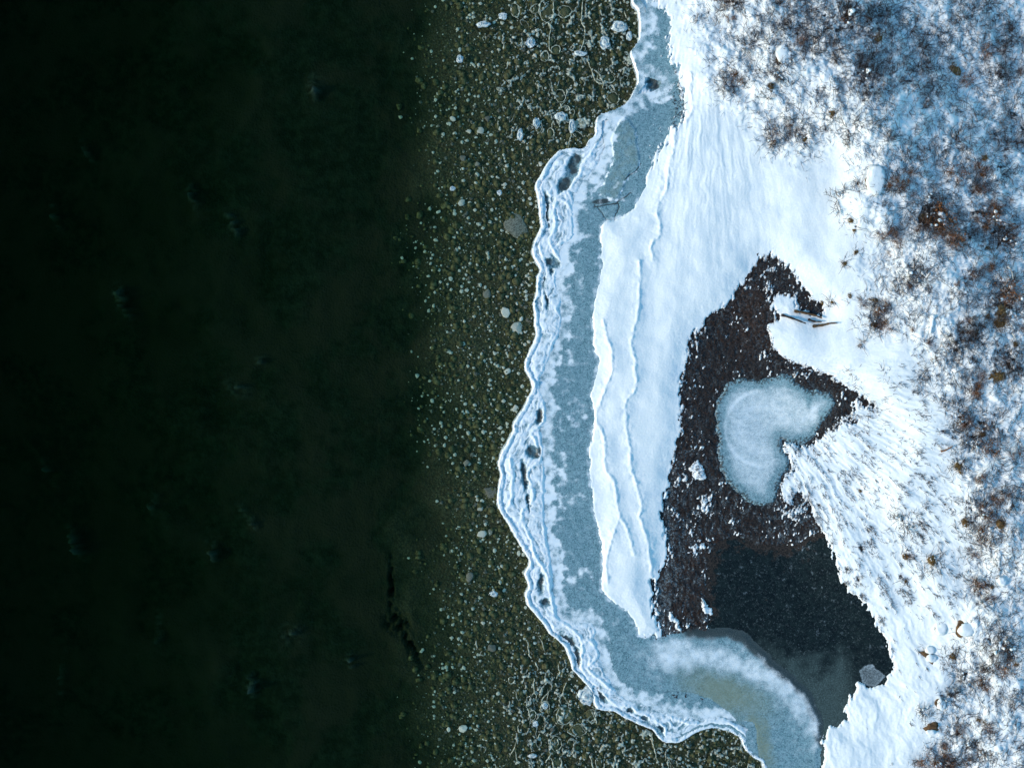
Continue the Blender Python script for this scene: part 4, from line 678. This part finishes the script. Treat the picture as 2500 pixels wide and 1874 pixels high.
# tangle of twigs
def twig_stuff(name, nn, seed, mat, fn, lmin, lmax, rad, label):
    r = np.random.default_rng(seed); sides = 3; npt = 3; Vs = np.zeros((nn, npt * sides, 3)); k = 0
    while k < nn:
        m = 4000; p = r.uniform(1640, 2560, m); q = r.uniform(-60, 1930, m); i = np.clip(np.searchsorted(PX, p), 1, len(PX) - 1); j = np.clip(np.searchsorted(QY, q), 1, len(QY) - 1)
        pr, az = fn(p, q, j, i, r); ok = r.random(m) < pr; p, q, i, j, az = p[ok], q[ok], i[ok], j[ok], az[ok]; take = min(len(p), nn - k)
        if take == 0: continue
        p, q, i, j, az = (v[:take] for v in (p, q, i, j, az)); X = WX[j, i] + r.uniform(-.02, .02, take); Y = WY[j, i] + r.uniform(-.02, .02, take); Z = z_top[j, i] - .01
        L = r.uniform(lmin, lmax, take); rise = r.uniform(.15, .9, take); bend = r.normal(0, .6, take)
        for s in range(npt):
            t = s / (npt - 1); a = az + bend * t; cx = X + np.cos(a) * L * t; cy = Y + np.sin(a) * L * t; cz = Z + L * rise * t * (1.1 - .5 * t); rd = rad * (1.1 - .6 * t)
            for u in range(sides):
                th = u * 2.094; Vs[k:k + take, s * sides + u] = np.stack([cx - np.sin(a) * rd * math.cos(th), cy + np.cos(a) * rd * math.cos(th), cz + rd * math.sin(th)], 1)
        k += take
    F = []
    for s in range(npt - 1):
        for u in range(sides): F.append((s * sides + u, s * sides + (u + 1) % sides, (s + 1) * sides + (u + 1) % sides, (s + 1) * sides + u))
    F = (np.array(F)[None] + (np.arange(nn) * npt * sides)[:, None, None]).reshape(-1, 4); o = link(name, mesh_from(name, Vs.reshape(-1, 3), F, mat)); tag(o, label, kind='stuff')
clump = ss(-.2, .55, fbm(P / 26, Q / 26, 3, 151) + dens * .35)
def f_twig(p, q, j, i, r): return np.clip(dens[j, i] - .08, 0, 1) * clump[j, i] * (d_snow_raw[j, i] > 8), r.uniform(0, 6.28, len(p))
def f_tuft(p, q, j, i, r):
    a = np.arctan2(-(q - 900), p - 1830) + r.normal(0, .35, len(p)); return slope_w[j, i] * np.clip(.75 - thin2[j, i] * 1.6, .0, 1) * (d_snow_raw[j, i] > 3), a
twig_stuff('twig_tangle', 17000, 3, M_TWIG, f_twig, .12, .55, .0095, 'tangle of thin dark twigs poking through the snow between the shrubs')
def f_frost(p, q, j, i, r): return np.clip(zone[j, i] * .45 + dens[j, i] * .5, 0, 1) * ss(-.5, .3, clump[j, i] - .3) * (d_snow_raw[j, i] > 8) * np.where(q < 800, 1, .55), r.uniform(0, 6.28, len(p))
twig_stuff('frosted_twigs', 15000, 13, m_flat('frosted twigs', (.16, .18, .20), (.42, .44, .46), 20), f_frost, .10, .42, .0075, 'fine frosted brush standing through the snow of the upper slope')
twig_stuff('dry_grass', 4200, 4, M_GRASS, f_tuft, .08, .24, .008, 'dry grass blades poking through the wind packed snow slope')
def f_edge(p, q, j, i, r):
    dd = d_snow_raw[j, i]; return ((dd > -26) & (dd < 5) & (q < 1500) & (p > 1640) & (d_disc[j, i] < -3) & (d_pool[j, i] < 0)) * .9 + ((dd < -20) & (q < 1540) & (p > 1600) & (d_disc[j, i] < -3) & (d_pool[j, i] < 0)) * .5, r.uniform(0, 6.28, len(p))
twig_stuff('heather', 9000, 9, m_flat('dead heather', (.02, .015, .014), (.085, .045, .03), 10), f_edge, .06, .18, .012, 'low dead heather over the bare ground of the hollow')

# ------------------------------------------------------------------ boulders with snow caps
def boulder(p, q, a, b2, h, caps, label, crater=False, seed=0, mat=None):
    r = bpy.data.objects.new('snow_capped_boulder', None); COL.objects.link(r); r.location = spot(p, q, -.05); tag(r, label, 'boulder', 'boulders in the snow')
    V, F = stone_vf(3, seed + 500, 1, .26, True); V[:, 2] = np.maximum(V[:, 2], -.2); rk = link('rock', mesh_from('rock', V * [a / 50, b2 / 50, h * .45], F, mat or M_ROCK), r)
    for k, (dx, dy, ca, cb) in enumerate(caps):
        V, F = stone_vf(3, seed + 600 + k, .5, .3); o = link('snow_cap', mesh_from('snow_cap', V * [ca / 50, cb / 50, .17], F, M_SNOW), r); o.location = (dx / 50, -dy / 50, h * .45 * math.sqrt(max(.1, 1 - (dx / a) ** 2 - (dy / b2) ** 2)) - .03)
boulder(2346, 1531, 20, 21, .5, [(3, 0, 17.5, 19)], 'round boulder with a white cap and a brown crescent on its left side', seed=1)
boulder(2262, 1594, 22, 23, .45, [(1, -12, 14, 8), (3, 6, 14, 10.5)], 'brown boulder showing two separate white snow caps', seed=2)
boulder(2286, 1712, 13, 17, .42, [(3, 0, 11, 15)], 'small snow covered boulder with a thin dark crescent on its left', seed=3)
boulder(2270, 1768, 23, 16, .45, [(-5, 11, 13, 8)], 'bare brown boulder with snow only along its lower side', seed=4)
boulder(2130, 447, 22, 29, .3, [(0, 0, 26, 33)], 'largest snow covered boulder beside the smooth snow', seed=5)
boulder(1909, 142, 16, 20, .3, [(0, -4, 17, 20), (4, 12, 12, 11)], 'snow covered boulder among twigs near the top', seed=6)
boulder(2434, 1413, 10, 11, .35, [(0, 0, 10, 11)], 'small bright snow covered boulder near the right edge', seed=7)
boulder(2292, 1528, 14, 14, .25, [(0, 0, 15, 15)], 'low snow mound left above the brown crescent boulder', seed=8)
# driftwood and sticks
def stick(name, pts, rad, mat, label, cat, z=.06):
    L = np.array(pts, float); o0 = spot(L[0][0], L[0][1]); path = []
    for k, (p, q) in enumerate(L): v = spot(p, q, z + .03 * k); path.append(v - o0)
    path = smooth_line([tuple(v) for v in path], 4); rr2 = np.linspace(rad, rad * .35, len(path)) * (1 + .25 * np.sin(np.arange(len(path)) * 2.1)); V, F = tube(path, rr2, 6); o = link(name, mesh_from(name, V, F, mat)); o.location = o0; tag(o, label, cat)
stick('stick', [(2443,655),(2450,668),(2451,686)], .035, M_WOOD, 'pale bare stick standing in the dark shrubs at the right edge', 'stick', .3)
stick('stick', [(2457,815),(2462,832)], .03, M_WOOD, 'short pale stick low at the right edge', 'stick', .25)
stick('fallen_log', [(1905,769),(1930,778),(1955,788),(1962,791)], .06, M_BARK, 'upper left brown log between the snow island and the tongue', 'log')
stick('fallen_log', [(1936,760),(1965,765),(1990,772),(2003,778)], .07, M_ROCK, 'long brown log above the snow tongue', 'log')
stick('fallen_log', [(1981,797),(2005,794),(2022,790),(2038,790)], .07, M_ROCK, 'golden brown log at the top of the snow tongue', 'log')
stick('fallen_log', [(1970,780),(1985,785),(2003,786)], .06, M_BARK, 'short brown log between the two longer ones', 'log')
stick('driftwood', [(2268,772),(2264,795),(2260,815)], .12, M_SNOW, 'splintered stump plastered with snow on the upper slope', 'stump', .05)
stick('driftwood', [(2290,1100),(2300,1097),(2316,1087)], .05, M_RUST, 'bent brown root on the white slope left of the shrubs', 'root')
print('all done', sum(len(m.polygons) for m in bpy.data.meshes))
